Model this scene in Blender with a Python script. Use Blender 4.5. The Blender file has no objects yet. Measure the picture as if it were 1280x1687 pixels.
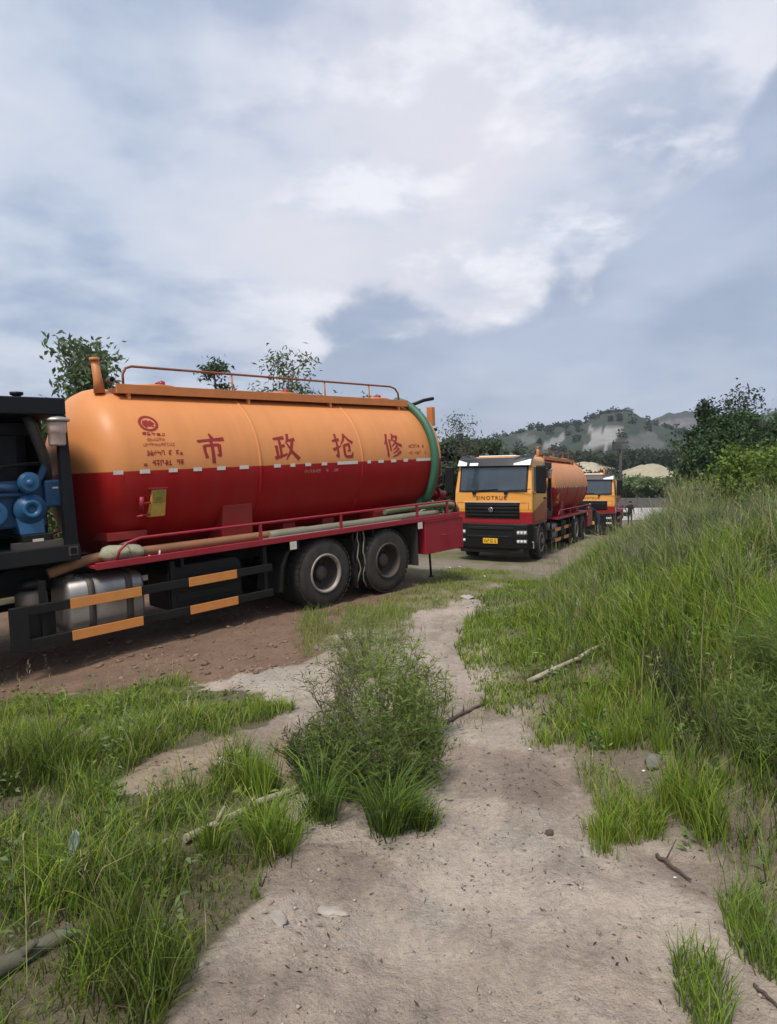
import bpy, math, random
import numpy as np
from mathutils import Matrix, Vector
random.seed(7); RNG = np.random.default_rng(11)
R = math.radians
scene = bpy.context.scene
COL = scene.collection

# ------------------------------------------------------------------ camera
F, CX, CY, EYE = 1050.0, 640.0, 808.0, 1.6          # focal length and horizon of the photograph (1280 x 1687)
cam_data = bpy.data.cameras.new('camera')
cam_data.sensor_fit = 'HORIZONTAL'; cam_data.sensor_width = 36.0
cam_data.lens = 36.0 * F / 1280.0
cam_data.shift_y = -(1687 / 2 - CY) / 1280.0
cam_data.clip_start = 0.05; cam_data.clip_end = 5000
cam = bpy.data.objects.new('camera', cam_data); COL.objects.link(cam)
cam.location = (0, 0, EYE); cam.rotation_euler = (R(90), 0, 0)
scene.camera = cam

# ------------------------------------------------------------------ world
SUN_EL, SUN_AZ = R(58), R(205)                       # azimuth clockwise from +Y
world = bpy.data.worlds.new('World'); scene.world = world; world.use_nodes = True
def build_world():
    nt = world.node_tree; N = nt.nodes; L = nt.links; N.clear()
    def n(t, **k):
        o = N.new(t)
        for a, b in k.items(): setattr(o, a, b)
        return o
    def val(x, s):
        if isinstance(x, (int, float)): s.default_value = x
        else: L.new(x, s)
    def m(op, a, b=0.0, c=0.0, clamp=False):
        o = n('ShaderNodeMath', operation=op, use_clamp=clamp)
        val(a, o.inputs[0]); val(b, o.inputs[1]); val(c, o.inputs[2]); return o.outputs[0]
    def mr(x, a, b, c=0.0, d=1.0, smooth=True):
        o = n('ShaderNodeMapRange', interpolation_type='SMOOTHSTEP' if smooth else 'LINEAR')
        val(x, o.inputs[0])
        for i, v in enumerate((a, b, c, d)): o.inputs[i + 1].default_value = v
        return o.outputs[0]
    def mix(f, a, b):
        o = n('ShaderNodeMix', data_type='RGBA'); val(f, o.inputs[0])
        for s, x in ((o.inputs[6], a), (o.inputs[7], b)):
            if isinstance(x, tuple): s.default_value = (*x, 1)
            else: L.new(x, s)
        return o.outputs[2]
    out = n('ShaderNodeOutputWorld'); bg = n('ShaderNodeBackground'); L.new(bg.outputs[0], out.inputs[0])
    STR = 0.1; bg.inputs[1].default_value = STR
    sky = n('ShaderNodeTexSky', sky_type='NISHITA', sun_disc=False, sun_elevation=SUN_EL, sun_rotation=SUN_AZ)
    sky.air_density = 1.2; sky.dust_density = 3.0
    tc = n('ShaderNodeTexCoord'); sx = n('ShaderNodeSeparateXYZ'); L.new(tc.outputs['Generated'], sx.inputs[0])
    X, Y, Z = sx.outputs
    zc = m('MAXIMUM', Z, 0.0)
    den = m('ADD', zc, 0.22)
    cmb = n('ShaderNodeCombineXYZ'); L.new(m('DIVIDE', X, den), cmb.inputs[0]); L.new(m('DIVIDE', Y, den), cmb.inputs[1])
    def noise(vec, scale, detail, rough, dist=0.0, off=(0, 0, 0), sc=(1, 1, 1)):
        mp = n('ShaderNodeMapping'); L.new(vec, mp.inputs[0]); mp.inputs[1].default_value = off; mp.inputs[3].default_value = sc
        o = n('ShaderNodeTexNoise'); L.new(mp.outputs[0], o.inputs['Vector'])
        o.inputs['Scale'].default_value = scale; o.inputs['Detail'].default_value = detail
        o.inputs['Roughness'].default_value = rough; o.inputs['Distortion'].default_value = dist
        return o.outputs[0]
    big = noise(cmb.outputs[0], 1.0, 3, 0.5, 0.2, (3.1, 1.7, 0.4), (1, 1.05, 1))
    mid = noise(cmb.outputs[0], 2.3, 7, 0.52, 0.1, (9.3, 4.1, 2.0), (1, 1.05, 1))
    fin = noise(cmb.outputs[0], 6.5, 6, 0.55, 0.1, (2.3, 5.1, 7.0), (1, 1.1, 1))
    # layered cloud seen from below: slate hollows, pale thin places
    d = m('ADD', m('ADD', m('MULTIPLY', big, 0.45), m('MULTIPLY', mid, 0.42)), m('MULTIPLY', fin, 0.13))
    base = n('ShaderNodeValToRGB'); L.new(d, base.inputs[0])
    cr = base.color_ramp; cr.elements[0].position = 0.41; cr.elements[0].color = (1.55, 1.90, 2.60, 1)
    cr.elements[1].position = 0.60; cr.elements[1].color = (3.15, 3.25, 3.6, 1)
    e = cr.elements.new(0.5); e.color = (2.52, 2.80, 3.32, 1)
    # thin, brighter broken cloud low ahead
    gl = n('ShaderNodeVectorMath', operation='DOT_PRODUCT'); L.new(tc.outputs['Generated'], gl.inputs[0])
    gl.inputs[1].default_value = Vector((0.16, 1.0, 0.40)).normalized()
    glow = m('MULTIPLY', mr(gl.outputs['Value'], 0.86, 0.995), mr(mid, 0.36, 0.60, 0.30, 1.0))
    c1 = mix(m('MULTIPLY', glow, 0.8), base.outputs[0], (3.4, 3.32, 3.6))
    puff = mr(noise(cmb.outputs[0], 3.0, 8, 0.58, 0.15, (1.2, 7.7, 3.3), (1, 1.1, 1)), 0.48, 0.64)
    c1 = mix(m('MULTIPLY', m('MULTIPLY', puff, mr(gl.outputs['Value'], 0.88, 0.99, 0.05, 1.0)), 0.75), c1, (4.25, 4.2, 4.4))
    # darker cumulus bank standing above the horizon, higher to the right
    az = m('ARCTAN2', X, Y)
    curve = n('ShaderNodeValToRGB'); L.new(mr(az, -1.2, 1.2, 0, 1, False), curve.inputs[0])
    cc = curve.color_ramp
    pts = [(-1.2, .10), (-.35, .10), (-.13, .22), (-.08, .285), (.0, .30), (.08, .295), (.2, .30), (.26, .325), (.31, .31), (.34, .38), (.42, .42), (.50, .45), (.56, .56), (.70, .62), (1.2, .5)]
    for i, (a, v) in enumerate(pts):
        p = (a + 1.2) / 2.4
        if i == 0: el = cc.elements[0]; el.position = p
        elif i == len(pts) - 1: el = cc.elements[-1]; el.position = p
        else: el = cc.elements.new(p)
        el.color = (v, v, v, 1)
    nb = noise(tc.outputs['Generated'], 6.0, 7, 0.55, 0.3, (0.3, 0.9, 2.2), (1, 1, 1.5))
    top = m('ADD', curve.outputs[0], m('MULTIPLY', m('SUBTRACT', nb, 0.5), 0.26))
    depth = m('SUBTRACT', top, Z)
    edge = mr(depth, 0.0, 0.05)
    nb2 = noise(tc.outputs['Generated'], 3.5, 4, 0.5, 0.2, (4.3, 0.9, 1.2), (1, 1, 2.5))
    bankc = mix(mr(nb2, 0.35, 0.65), (1.38, 1.68, 2.30), (1.95, 2.25, 2.9))
    body = m('MULTIPLY', edge, mr(depth, 0.0, 0.5, 0.9, 0.7))
    c2 = mix(body, c1, bankc)
    # milky air at the horizon
    hz = mr(Z, 0.0, 0.16, 0.45, 0.0)
    c3 = mix(hz, c2, (2.2, 2.42, 2.95))
    c4 = mix(0.06, c3, sky.outputs[0])
    # below the horizon: plain dim ground light
    c5 = mix(mr(Z, -0.06, -0.01), (0.8, 0.8, 0.7), c4)
    L.new(c5, bg.inputs[0])
build_world()
sun_d = bpy.data.lights.new('sun', 'SUN'); sun_d.energy = 1.5; sun_d.angle = R(14); sun_d.color = (1.0, 0.955, 0.88)
sun = bpy.data.objects.new('sun', sun_d); COL.objects.link(sun)
sdir = Vector((math.sin(SUN_AZ) * math.cos(SUN_EL), math.cos(SUN_AZ) * math.cos(SUN_EL), math.sin(SUN_EL)))
sun.rotation_euler = sdir.to_track_quat('Z', 'Y').to_euler(); sun.location = sdir * 60

scene.view_settings.view_transform = 'Standard'; scene.view_settings.look = 'None'
scene.view_settings.exposure = 1.28; scene.view_settings.gamma = 1.0; scene.view_settings.use_curve_mapping = False
scene.render.engine = 'CYCLES'
scene.cycles.max_bounces = 6; scene.cycles.diffuse_bounces = 3; scene.cycles.glossy_bounces = 3
scene.cycles.transmission_bounces = 4; scene.cycles.transparent_max_bounces = 8; scene.cycles.volume_bounces = 0
scene.cycles.use_denoising = True

# ------------------------------------------------------------------ materials
MATS = {}
def mat(name, col, rough=0.6, metal=0.0, var=0.12, scale=6.0, bump=0.0, bscale=None, dirt=None, dirt_amt=0.0, spec=0.5, coat=0.0, col2=None, split=None, transl=0.0, attr=None):
    """procedural paint / metal / soil: base colour broken up by noise, optional dust, optional two-colour split at a local height"""
    if name in MATS: return MATS[name]
    m = bpy.data.materials.new(name); m.use_nodes = True; MATS[name] = m
    nt = m.node_tree; N = nt.nodes; L = nt.links; b = N['Principled BSDF']
    b.inputs['Roughness'].default_value = rough; b.inputs['Metallic'].default_value = metal
    b.inputs['Specular IOR Level'].default_value = spec
    if coat: b.inputs['Coat Weight'].default_value = coat; b.inputs['Coat Roughness'].default_value = 0.12
    tc = N.new('ShaderNodeTexCoord')
    nz = N.new('ShaderNodeTexNoise'); nz.inputs['Scale'].default_value = scale; nz.inputs['Detail'].default_value = 6; nz.inputs['Roughness'].default_value = 0.6
    L.new(tc.outputs['Object'], nz.inputs['Vector'])
    def mixn(f, a, bb, blend='MIX'):
        o = N.new('ShaderNodeMix'); o.data_type = 'RGBA'; o.blend_type = blend
        for s, x in ((o.inputs[0], f), (o.inputs[6], a), (o.inputs[7], bb)):
            if isinstance(x, (int, float)): s.default_value = x
            elif isinstance(x, tuple): s.default_value = (*x, 1)
            else: L.new(x, s)
        return o.outputs[2]
    c = (*col,)
    if attr:
        a = N.new('ShaderNodeAttribute'); a.attribute_name = attr; c = a.outputs['Color']
    if split is not None:
        sp = N.new('ShaderNodeSeparateXYZ'); L.new(tc.outputs['Object'], sp.inputs[0])
        lt = N.new('ShaderNodeMapRange'); lt.inputs[1].default_value = split - 0.004; lt.inputs[2].default_value = split + 0.004
        if name == 'cab_paint':      # slanting two-tone: the red wedge climbs along the door
            s1 = N.new('ShaderNodeMapRange'); s1.inputs[1].default_value = 4.85; s1.inputs[2].default_value = 6.65
            s1.inputs[3].default_value = 0.42; s1.inputs[4].default_value = 0.0
            L.new(sp.outputs[0], s1.inputs[0])
            sb = N.new('ShaderNodeMath'); sb.operation = 'SUBTRACT'; L.new(sp.outputs[2], sb.inputs[0]); L.new(s1.outputs[0], sb.inputs[1])
            L.new(sb.outputs[0], lt.inputs[0])
        else: L.new(sp.outputs[2], lt.inputs[0])
        c = mixn(lt.outputs[0], (*col2,), (*col,))
    g = N.new('ShaderNodeMapRange'); L.new(nz.outputs[0], g.inputs[0])
    g.inputs[1].default_value = 0.25; g.inputs[2].default_value = 0.75; g.inputs[3].default_value = 1 - var; g.inputs[4].default_value = 1 + var
    gm = N.new('ShaderNodeCombineColor')
    for i in range(3): L.new(g.outputs[0], gm.inputs[i])
    c = mixn(1.0, c, gm.outputs[0], 'MULTIPLY')
    if dirt:
        nd = N.new('ShaderNodeTexNoise'); nd.inputs['Scale'].default_value = scale * 0.45; nd.inputs['Detail'].default_value = 8; nd.inputs['Roughness'].default_value = 0.7
        mpd = N.new('ShaderNodeMapping'); L.new(tc.outputs['Object'], mpd.inputs[0]); mpd.inputs[3].default_value = (1.6, 1.6, 0.7) if name != 'tank_paint' else (7.0, 1.2, 0.5); L.new(mpd.outputs[0], nd.inputs['Vector'])
        dr = N.new('ShaderNodeMapRange'); L.new(nd.outputs[0], dr.inputs[0])
        dr.inputs[1].default_value = 0.38; dr.inputs[2].default_value = 0.72; dr.inputs[3].default_value = dirt_amt * 0.25; dr.inputs[4].default_value = dirt_amt
        c = mixn(dr.outputs[0], c, (*dirt,))
        rr = N.new('ShaderNodeMapRange'); L.new(dr.outputs[0], rr.inputs[0]); rr.inputs[3].default_value = rough; rr.inputs[4].default_value = 0.9
        L.new(rr.outputs[0], b.inputs['Roughness'])
    if isinstance(c, tuple): b.inputs['Base Color'].default_value = (*c, 1)
    else: L.new(c, b.inputs['Base Color'])
    if bump:
        nb = N.new('ShaderNodeTexNoise'); nb.inputs['Scale'].default_value = bscale or scale * 4; nb.inputs['Detail'].default_value = 5
        L.new(tc.outputs['Object'], nb.inputs['Vector'])
        bp = N.new('ShaderNodeBump'); bp.inputs['Strength'].default_value = bump; bp.inputs['Distance'].default_value = 0.02
        L.new(nb.outputs[0], bp.inputs['Height']); L.new(bp.outputs[0], b.inputs['Normal'])
    if transl:
        tr = N.new('ShaderNodeBsdfTranslucent'); ms = N.new('ShaderNodeMixShader'); ms.inputs[0].default_value = transl
        L.new(c, tr.inputs[0]) if not isinstance(c, tuple) else None
        L.new(b.outputs[0], ms.inputs[1]); L.new(tr.outputs[0], ms.inputs[2]); L.new(ms.outputs[0], N['Material Output'].inputs[0])
    return m

DUST = (0.20, 0.14, 0.09)
M_TANK = mat('tank_paint', (0.67, 0.262, 0.088), 0.36, var=0.05, scale=1.7, dirt=(0.22, 0.11, 0.06), dirt_amt=0.19, col2=(0.34, 0.0014, 0.006), split=2.2, spec=.22, bump=0.03, bscale=3)
M_ORANGE = mat('orange_paint', (0.62, 0.20, 0.045), 0.45, var=0.12, scale=5, dirt=DUST, dirt_amt=0.35)
M_RED = mat('crimson_paint', (0.30, 0.006, 0.024), 0.42, var=0.12, scale=4, dirt=DUST, dirt_amt=0.15)
M_DKRED = mat('deep_red_paint', (0.27, 0.003, 0.008), 0.45, var=0.1, scale=4, dirt=DUST, dirt_amt=0.2)
M_LETTER = mat('red_lettering', (0.27, 0.010, 0.008), 0.5, var=0.08)
M_LETTER2 = mat('faded_lettering', (0.42, 0.07, 0.03), 0.55, var=0.12)
M_PALELET = mat('pale_lettering', (0.48, 0.22, 0.2), 0.55, var=0.2)
M_WHITE = mat('reflective_white', (0.74, 0.66, 0.58), 0.4, var=0.15, scale=30, dirt=DUST, dirt_amt=0.3)
M_BLACK = mat('black_frame_paint', (0.0065, 0.007, 0.008), 0.5, var=0.3, scale=5, dirt=(0.05, 0.04, 0.032), dirt_amt=0.2, spec=.35)
M_NIGHT = mat('blue_black_panel', (0.0045, 0.0048, 0.007), 0.5, var=0.2, scale=3, dirt=(0.03, 0.028, 0.028), dirt_amt=0.12, spec=.3)
M_RUBBER = mat('tyre_rubber', (0.018, 0.017, 0.016), 0.85, var=0.2, scale=9, dirt=(0.095, 0.075, 0.06), dirt_amt=0.55, bump=0.15, bscale=40)
M_RIM = mat('dusty_rim', (0.05, 0.038, 0.034), 0.7, 0.1, var=0.2, scale=8, dirt=(0.10, 0.075, 0.06), dirt_amt=0.5)
M_RIMPALE = mat('pale_rim_edge', (0.34, 0.30, 0.28), 0.55, 0.3, var=0.25, scale=12, dirt=(0.2, 0.16, 0.13), dirt_amt=0.5)
M_STEEL = mat('brushed_aluminium', (0.50, 0.49, 0.48), 0.35, 0.85, var=0.15, scale=5, dirt=(0.25, 0.2, 0.15), dirt_amt=0.5)
M_GREY = mat('grey_castiron', (0.075, 0.07, 0.068), 0.6, 0.3, var=0.2, scale=8, dirt=DUST, dirt_amt=0.5)
M_BLUE = mat('blue_enamel', (0.018, 0.085, 0.20), 0.4, var=0.2, scale=9, dirt=(0.03, 0.05, 0.07), dirt_amt=0.5)
M_BLUE2 = mat('blue_enamel_light', (0.028, 0.12, 0.25), 0.38, var=0.15, scale=9)
M_GUARDOR = mat('orange_reflector', (0.66, 0.24, 0.055), 0.4, var=0.12, scale=8, dirt=(0.5, 0.3, 0.12), dirt_amt=0.3)
M_GREENH = mat('green_hose_rubber', (0.022, 0.125, 0.07), 0.45, var=0.15, scale=3, dirt=(0.10, 0.13, 0.08), dirt_amt=0.3)
M_GREYH = mat('grey_green_hose', (0.19, 0.19, 0.14), 0.6, var=0.2, scale=3, dirt=(0.25, 0.2, 0.14), dirt_amt=0.5)
M_BROWNH = mat('rusty_hose', (0.27, 0.115, 0.045), 0.6, var=0.25, scale=4, dirt=(0.24, 0.15, 0.10), dirt_amt=0.5)
M_CANVAS = mat('drab_canvas', (0.30, 0.28, 0.19), 0.9, var=0.2, scale=10, bump=0.4, bscale=25)
M_YELLOW = mat('dull_yellow_box', (0.50, 0.32, 0.06), 0.5, var=0.15, scale=20)
M_OLIVE = mat('olive_panel', (0.24, 0.22, 0.04), 0.6, var=0.4, scale=60)
M_CAB = mat('cab_paint', (0.78, 0.34, 0.055), 0.3, var=0.05, scale=2, dirt=DUST, dirt_amt=0.12, col2=(0.34, 0.006, 0.016), split=1.5, coat=0.3)
M_VISOR = mat('visor_plastic', (0.014, 0.0145, 0.019), 0.4, var=0.15, scale=5, dirt=(0.06, 0.06, 0.06), dirt_amt=0.15, spec=.4)
M_GLASS = mat('cab_glass', (0.036, 0.050, 0.064), 0.05, var=0.3, scale=1.5, spec=0.9)
M_LAMPW = mat('lamp_white', (0.78, 0.78, 0.78), 0.3, var=0.05)
M_CHROME = mat('chrome_trim', (0.6, 0.6, 0.6), 0.2, 0.9, var=0.1)
M_PLATE = mat('yellow_plate', (0.75, 0.42, 0.03), 0.5, var=0.05)
M_INK = mat('dark_ink', (0.0055, 0.0053, 0.0055), 0.5, spec=.3)
M_BROWNINK = mat('brown_letter', (0.16, 0.05, 0.02), 0.5)

# ------------------------------------------------------------------ mesh builder
class MB:
    def __init__(s): s.v = []; s.f = []; s.sm = []
    def add(s, vs, fs, smooth=False):
        o = len(s.v); s.v += [tuple(map(float, p)) for p in vs]; s.f += [tuple(i + o for i in f) for f in fs]; s.sm += [smooth] * len(fs); return s
    def box(s, x0, x1, y0, y1, z0, z1):
        vs = [(x, y, z) for x in (x0, x1) for y in (y0, y1) for z in (z0, z1)]
        return s.add(vs, [(0, 1, 3, 2), (4, 6, 7, 5), (0, 4, 5, 1), (2, 3, 7, 6), (0, 2, 6, 4), (1, 5, 7, 3)])
    def hexa(s, a, b):                                  # two quads (lists of four points) joined into a solid
        return s.add(a + b, [(3, 2, 1, 0), (4, 5, 6, 7), (0, 1, 5, 4), (1, 2, 6, 5), (2, 3, 7, 6), (3, 0, 4, 7)])
    def tube(s, pts, r, n=8, caps=True, closed=False):
        P = [Vector(p) for p in pts]; rs = r if isinstance(r, (list, tuple)) else [r] * len(P)
        vs = []; prev = None
        for i, p in enumerate(P):
            if closed: t = P[(i + 1) % len(P)] - P[i - 1]
            else: t = P[min(i + 1, len(P) - 1)] - P[max(i - 1, 0)]
            t.normalize()
            if prev is None:
                up = Vector((0, 0, 1)) if abs(t.z) < 0.9 else Vector((1, 0, 0)); a = t.cross(up).normalized()
            else: a = (prev - t * prev.dot(t)).normalized()
            b = t.cross(a); prev = a
            for k in range(n):
                th = 2 * math.pi * k / n; vs.append(p + (a * math.cos(th) + b * math.sin(th)) * rs[i])
        fs = []; m = len(P)
        for i in range(m if closed else m - 1):
            j = (i + 1) % m
            for k in range(n): fs.append((i * n + k, i * n + (k + 1) % n, j * n + (k + 1) % n, j * n + k))
        s.add(vs, fs, True)
        if caps and not closed:
            o = len(s.v) - len(vs)
            s.f += [tuple(o + k for k in range(n))[::-1], tuple(o + (m - 1) * n + k for k in range(n))]; s.sm += [False, False]
        return s
    def lathe(s, prof, c, axis, n=32, smooth=True, caps=True):     # prof: (position along axis, radius); c: a point of the axis; axis 0/1/2
        u, w = [(1, 2), (2, 0), (0, 1)][axis]; vs = []; fs = []
        for a, r in prof:
            for k in range(n):
                th = 2 * math.pi * k / n; p = list(c); p[axis] = a + c[axis]; p[u] += r * math.cos(th); p[w] += r * math.sin(th); vs.append(p)
        for i in range(len(prof) - 1):
            for k in range(n): fs.append((i * n + k, i * n + (k + 1) % n, (i + 1) * n + (k + 1) % n, (i + 1) * n + k))
        s.add(vs, fs, smooth); o = len(s.v) - len(vs); m = len(prof)
        if not caps: return s
        s.f += [tuple(o + k for k in range(n))[::-1], tuple(o + (m - 1) * n + k for k in range(n))]; s.sm += [False, False]
        return s
    def prism(s, poly, y0, y1):                         # polygon in x,z pushed along y
        n = len(poly); vs = [(x, y0, z) for x, z in poly] + [(x, y1, z) for x, z in poly]
        return s.add(vs, [tuple(range(n)), tuple(range(2 * n - 1, n - 1, -1))] + [(i, i + n, (i + 1) % n + n, (i + 1) % n) for i in range(n)])
    def mesh(s, name):
        me = bpy.data.meshes.new(name); me.from_pydata(s.v, [], s.f)
        me.polygons.foreach_set('use_smooth', s.sm); me.update(); return me
def obj(name, mb, m, parent=None, bevel=0.0):
    me = mb.mesh(name) if isinstance(mb, MB) else mb
    if m is not None: me.materials.append(m)
    o = bpy.data.objects.new(name, me); COL.objects.link(o)
    if parent is not None: o.parent = parent
    if isinstance(mb, MB):
        import bmesh
        bm = bmesh.new(); bm.from_mesh(me); bmesh.ops.recalc_face_normals(bm, faces=bm.faces); bm.to_mesh(me); bm.free()
    if bevel:
        bv = o.modifiers.new('bevel', 'BEVEL'); bv.width = bevel; bv.segments = 2; bv.limit_method = 'ANGLE'; bv.angle_limit = R(40)
        bv.harden_normals = False
    return o
def tag(o, label=None, cat=None, group=None, kind=None):
    for k, v in (('label', label), ('category', cat), ('group', group), ('kind', kind)):
        if v: o[k] = v
    return o
def empty(name, label=None, cat=None, group=None, loc=(0, 0, 0)):
    o = bpy.data.objects.new(name, None); COL.objects.link(o); o.location = loc; o.empty_display_size = 0.2
    return tag(o, label, cat, group)
def copy_tree(o, parent=None):
    c = o.copy(); COL.objects.link(c); c.parent = parent
    for ch in list(o.children): copy_tree(ch, c)
    return c
def np_mesh(name, V, faces, col=None, smooth=False):
    """fast mesh from numpy: faces is an (n,3) or (n,4) array or a list of such"""
    me = bpy.data.meshes.new(name)
    fl = faces if isinstance(faces, list) else [faces]
    idx = np.concatenate([f.ravel() for f in fl]).astype(np.int32)
    tot = np.concatenate([np.full(len(f), f.shape[1], np.int32) for f in fl]); st = np.concatenate([[0], np.cumsum(tot)[:-1]]).astype(np.int32)
    me.vertices.add(len(V)); me.vertices.foreach_set('co', np.ascontiguousarray(V, np.float32).ravel())
    me.loops.add(len(idx)); me.loops.foreach_set('vertex_index', idx)
    me.polygons.add(len(tot)); me.polygons.foreach_set('loop_start', st)
    if smooth: me.polygons.foreach_set('use_smooth', np.ones(len(tot), bool))
    me.update(calc_edges=True)
    if col is not None:
        a = me.color_attributes.new('Col', 'FLOAT_COLOR', 'POINT')
        a.data.foreach_set('color', np.concatenate([col, np.ones((len(col), 1))], 1).astype(np.float32).ravel())
    return me

# ------------------------------------------------------------------ noise and terrain
_perm = np.random.default_rng(5).random((256, 256))
def vnoise(x, y):
    xi = np.floor(x).astype(int); yi = np.floor(y).astype(int); fx = x - xi; fy = y - yi
    fx = fx * fx * (3 - 2 * fx); fy = fy * fy * (3 - 2 * fy); g = lambda a, b: _perm[a & 255, b & 255]
    return (g(xi, yi) * (1 - fx) + g(xi + 1, yi) * fx) * (1 - fy) + (g(xi, yi + 1) * (1 - fx) + g(xi + 1, yi + 1) * fx) * fy
def fbm(x, y, o=4):
    s = 0; a = 0.5; t = 0
    for i in range(o): s = s + a * vnoise(x * 2 ** i + 17.3 * i, y * 2 ** i + 9.1 * i); t += a; a *= 0.5
    return s / t
def sstep(a, b, x):
    t = np.clip((x - a) / (b - a), 0, 1); return t * t * (3 - 2 * t)
T1_O = np.array([-1.80826, 10.59576, -0.183]); T1_AZ = math.atan2(1010, 1050); T1_P = math.atan2(92, 1457)
_cp = [(0, 1.2, 0), (0, 3, 0), (-1.2, 2.2, 0), (1.2, 2.4, .02), (.3, 5, -.03), (.6, 6.5, -.06), (1, 9, -.1), (2, 12, -.2), (3, 15, -.38), (-2, 4, -.1), (-3, 5, -.36), (-1.2, 7.5, -.14),
       (-.93, 9.75, -.183), (.05, 10.75, -.12), (-2.68, 11.4, -.183), (-1.7, 12.4, -.1), (-4.76, 5.77, -.53), (-6.5, 7.45, -.53), (1.3, 12.3, -.12),
       (4.32, 18.85, -.554), (2.1, 20, -.554), (8.5, 26.9, -.43), (6.3, 28, -.43), (11.7, 33, -.73), (9.5, 34, -.73), (15, 41, -.85), (17.8, 47, -.95), (20, 55, -.5), (24, 62, -.05),
       (-6, 3, -.35), (-9, 9, -.5), (-8, 16, -.3), (-2, 20, -.2), (-6, 30, -.2), (0, 35, -.4), (5, 45, -.6), (10, 60, -.3), (4, 3, .2), (6, 10, .0), (10, 16, -.2), (16, 26, -.4), (26, 45, -.6), (0, -6, 0), (-8, -6, -.2), (8, -6, .2), (34, 62, 0), (-20, 30, 0), (-20, 0, -.5), (30, 10, 0), (-20, 60, 0)]
_cp = np.array(_cp, float)
def _U(r2): return np.where(r2 > 1e-9, r2 * np.log(r2 + 1e-12), 0) * 0.5
_n = len(_cp); _K = _U(((_cp[:, None, :2] - _cp[None, :, :2]) ** 2).sum(-1)); _Pm = np.c_[np.ones(_n), _cp[:, :2]]
_A = np.block([[_K + np.eye(_n) * 0.4, _Pm], [_Pm.T, np.zeros((3, 3))]]); _w = np.linalg.solve(_A, np.r_[_cp[:, 2], 0, 0, 0])
_fy = np.array([-6, 2.2, 3.5, 5, 6.5, 9, 12, 16, 21, 32, 42, 60.]); _fx = np.array([1.6, 1.36, 1.0, .82, .95, 1.6, 2.7, 4.4, 6.9, 13.0, 18.6, 27.])
def foot(y): return np.interp(y, _fy, _fx)
def gz(x, y, fine=True):
    x = np.asarray(x, float); y = np.asarray(y, float); sh = np.broadcast(x, y).shape
    x = np.broadcast_to(x, sh).ravel(); y = np.broadcast_to(y, sh).ravel()
    xc = np.clip(x, -24, 36); yc = np.clip(y, -8, 64); z = np.empty(len(x))
    for i in range(0, len(x), 20000):
        sl = slice(i, i + 20000)
        r2 = (xc[sl, None] - _cp[None, :, 0]) ** 2 + (yc[sl, None] - _cp[None, :, 1]) ** 2
        z[sl] = _U(r2) @ _w[:_n] + _w[_n] + _w[_n + 1] * xc[sl] + _w[_n + 2] * yc[sl]
    e = x - foot(y)
    z = z + 1.06 * sstep(0.0, 3.2, e) * (1 - sstep(38, 50, y)) + 0.12 * (fbm(x * .8 + 40, y * .8, 3) - .5) * sstep(.3, 2, e)
    far = np.maximum(y - 64, 0); z = z + 7.5 * sstep(0, 130, far) + np.maximum(far - 100, 0) * 0.02 + 1.5 * (fbm(x * .02, y * .02) - .5) * sstep(0, 60, far)
    if fine:
        near = 1 - sstep(6, 30, np.hypot(x, y))
        z = z + near * (0.06 * (fbm(x * 1.1, y * 1.1, 3) - .5) + 0.05 * (fbm(x * 4.0 + 9, y * 4.0, 3) - .5) + 0.030 * (fbm(x * 11, y * 11 + 5, 2) - .5))
    return z.reshape(sh)
def g1(x, y): return float(gz(np.array([x]), np.array([y]))[0])
def to_px(x, y, z): return CX + F * x / y, CY - F * (z - EYE) / y
def ground_at(u, v):
    """the place on the ground that shows at pixel (u, v) of the photograph"""
    d = 3.0
    for _ in range(40):
        z = g1((u - CX) / F * d, d); d2 = (EYE - z) * F / max(v - CY, 4); d = d * .5 + d2 * .5
    return (u - CX) / F * d, d, g1((u - CX) / F * d, d)
def inpoly(u, v, poly):
    u = np.asarray(u); v = np.asarray(v); ins = np.zeros(u.shape, bool); n = len(poly)
    for i in range(n):
        x0, y0 = poly[i]; x1, y1 = poly[(i + 1) % n]
        if y0 == y1: continue
        c = ((y0 > v) != (y1 > v)) & (u < (x1 - x0) * (v - y0) / (y1 - y0) + x0); ins ^= c
    return ins

# ------------------------------------------------------------------ ground
def axis_steps(lo, hi, c0, c1, s0, grow):
    a = list(np.arange(c0, c1, s0)); s = s0; x = a[-1]
    while x < hi: s *= grow; x += s; a.append(x)
    s = s0; x = c0; b = []
    while x > lo: s *= grow; x -= s; b.append(x)
    return np.array(b[::-1] + a)
GX = axis_steps(-700, 700, -2.2, 2.2, 0.034, 1.045); GY = axis_steps(-60, 900, 1.3, 5.2, 0.034, 1.035)
POLY_GRASS_L = [(-60, 1165), (130, 1143), (300, 1128), (430, 1150), (475, 1172), (430, 1200), (350, 1225), (215, 1270), (170, 1310), (320, 1312), (345, 1262), (400, 1240), (455, 1290), (470, 1320), (450, 1400), (430, 1480), (330, 1580), (270, 1720), (-60, 1720)]
POLY_BARE_L = [(170, 1300), (215, 1262), (350, 1222), (420, 1205), (400, 1245), (345, 1268), (325, 1318)]
POLY_RED = [(-300, 1085), (0, 1085), (200, 1045), (480, 995), (640, 960), (690, 985), (600, 1010), (545, 1050), (505, 1090), (385, 1122), (110, 1143), (0, 1172), (-300, 1240)]
POLY_RED2 = [(430, 1210), (500, 1200), (540, 1290), (460, 1300)]
POLY_PALE = [(385, 1112), (520, 1090), (540, 1120), (450, 1150), (400, 1140)]
POLY_MOSS = [(560, 1000), (640, 985), (700, 960), (740, 935), (830, 930), (845, 950), (790, 985), (700, 1006), (600, 1030)]
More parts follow.
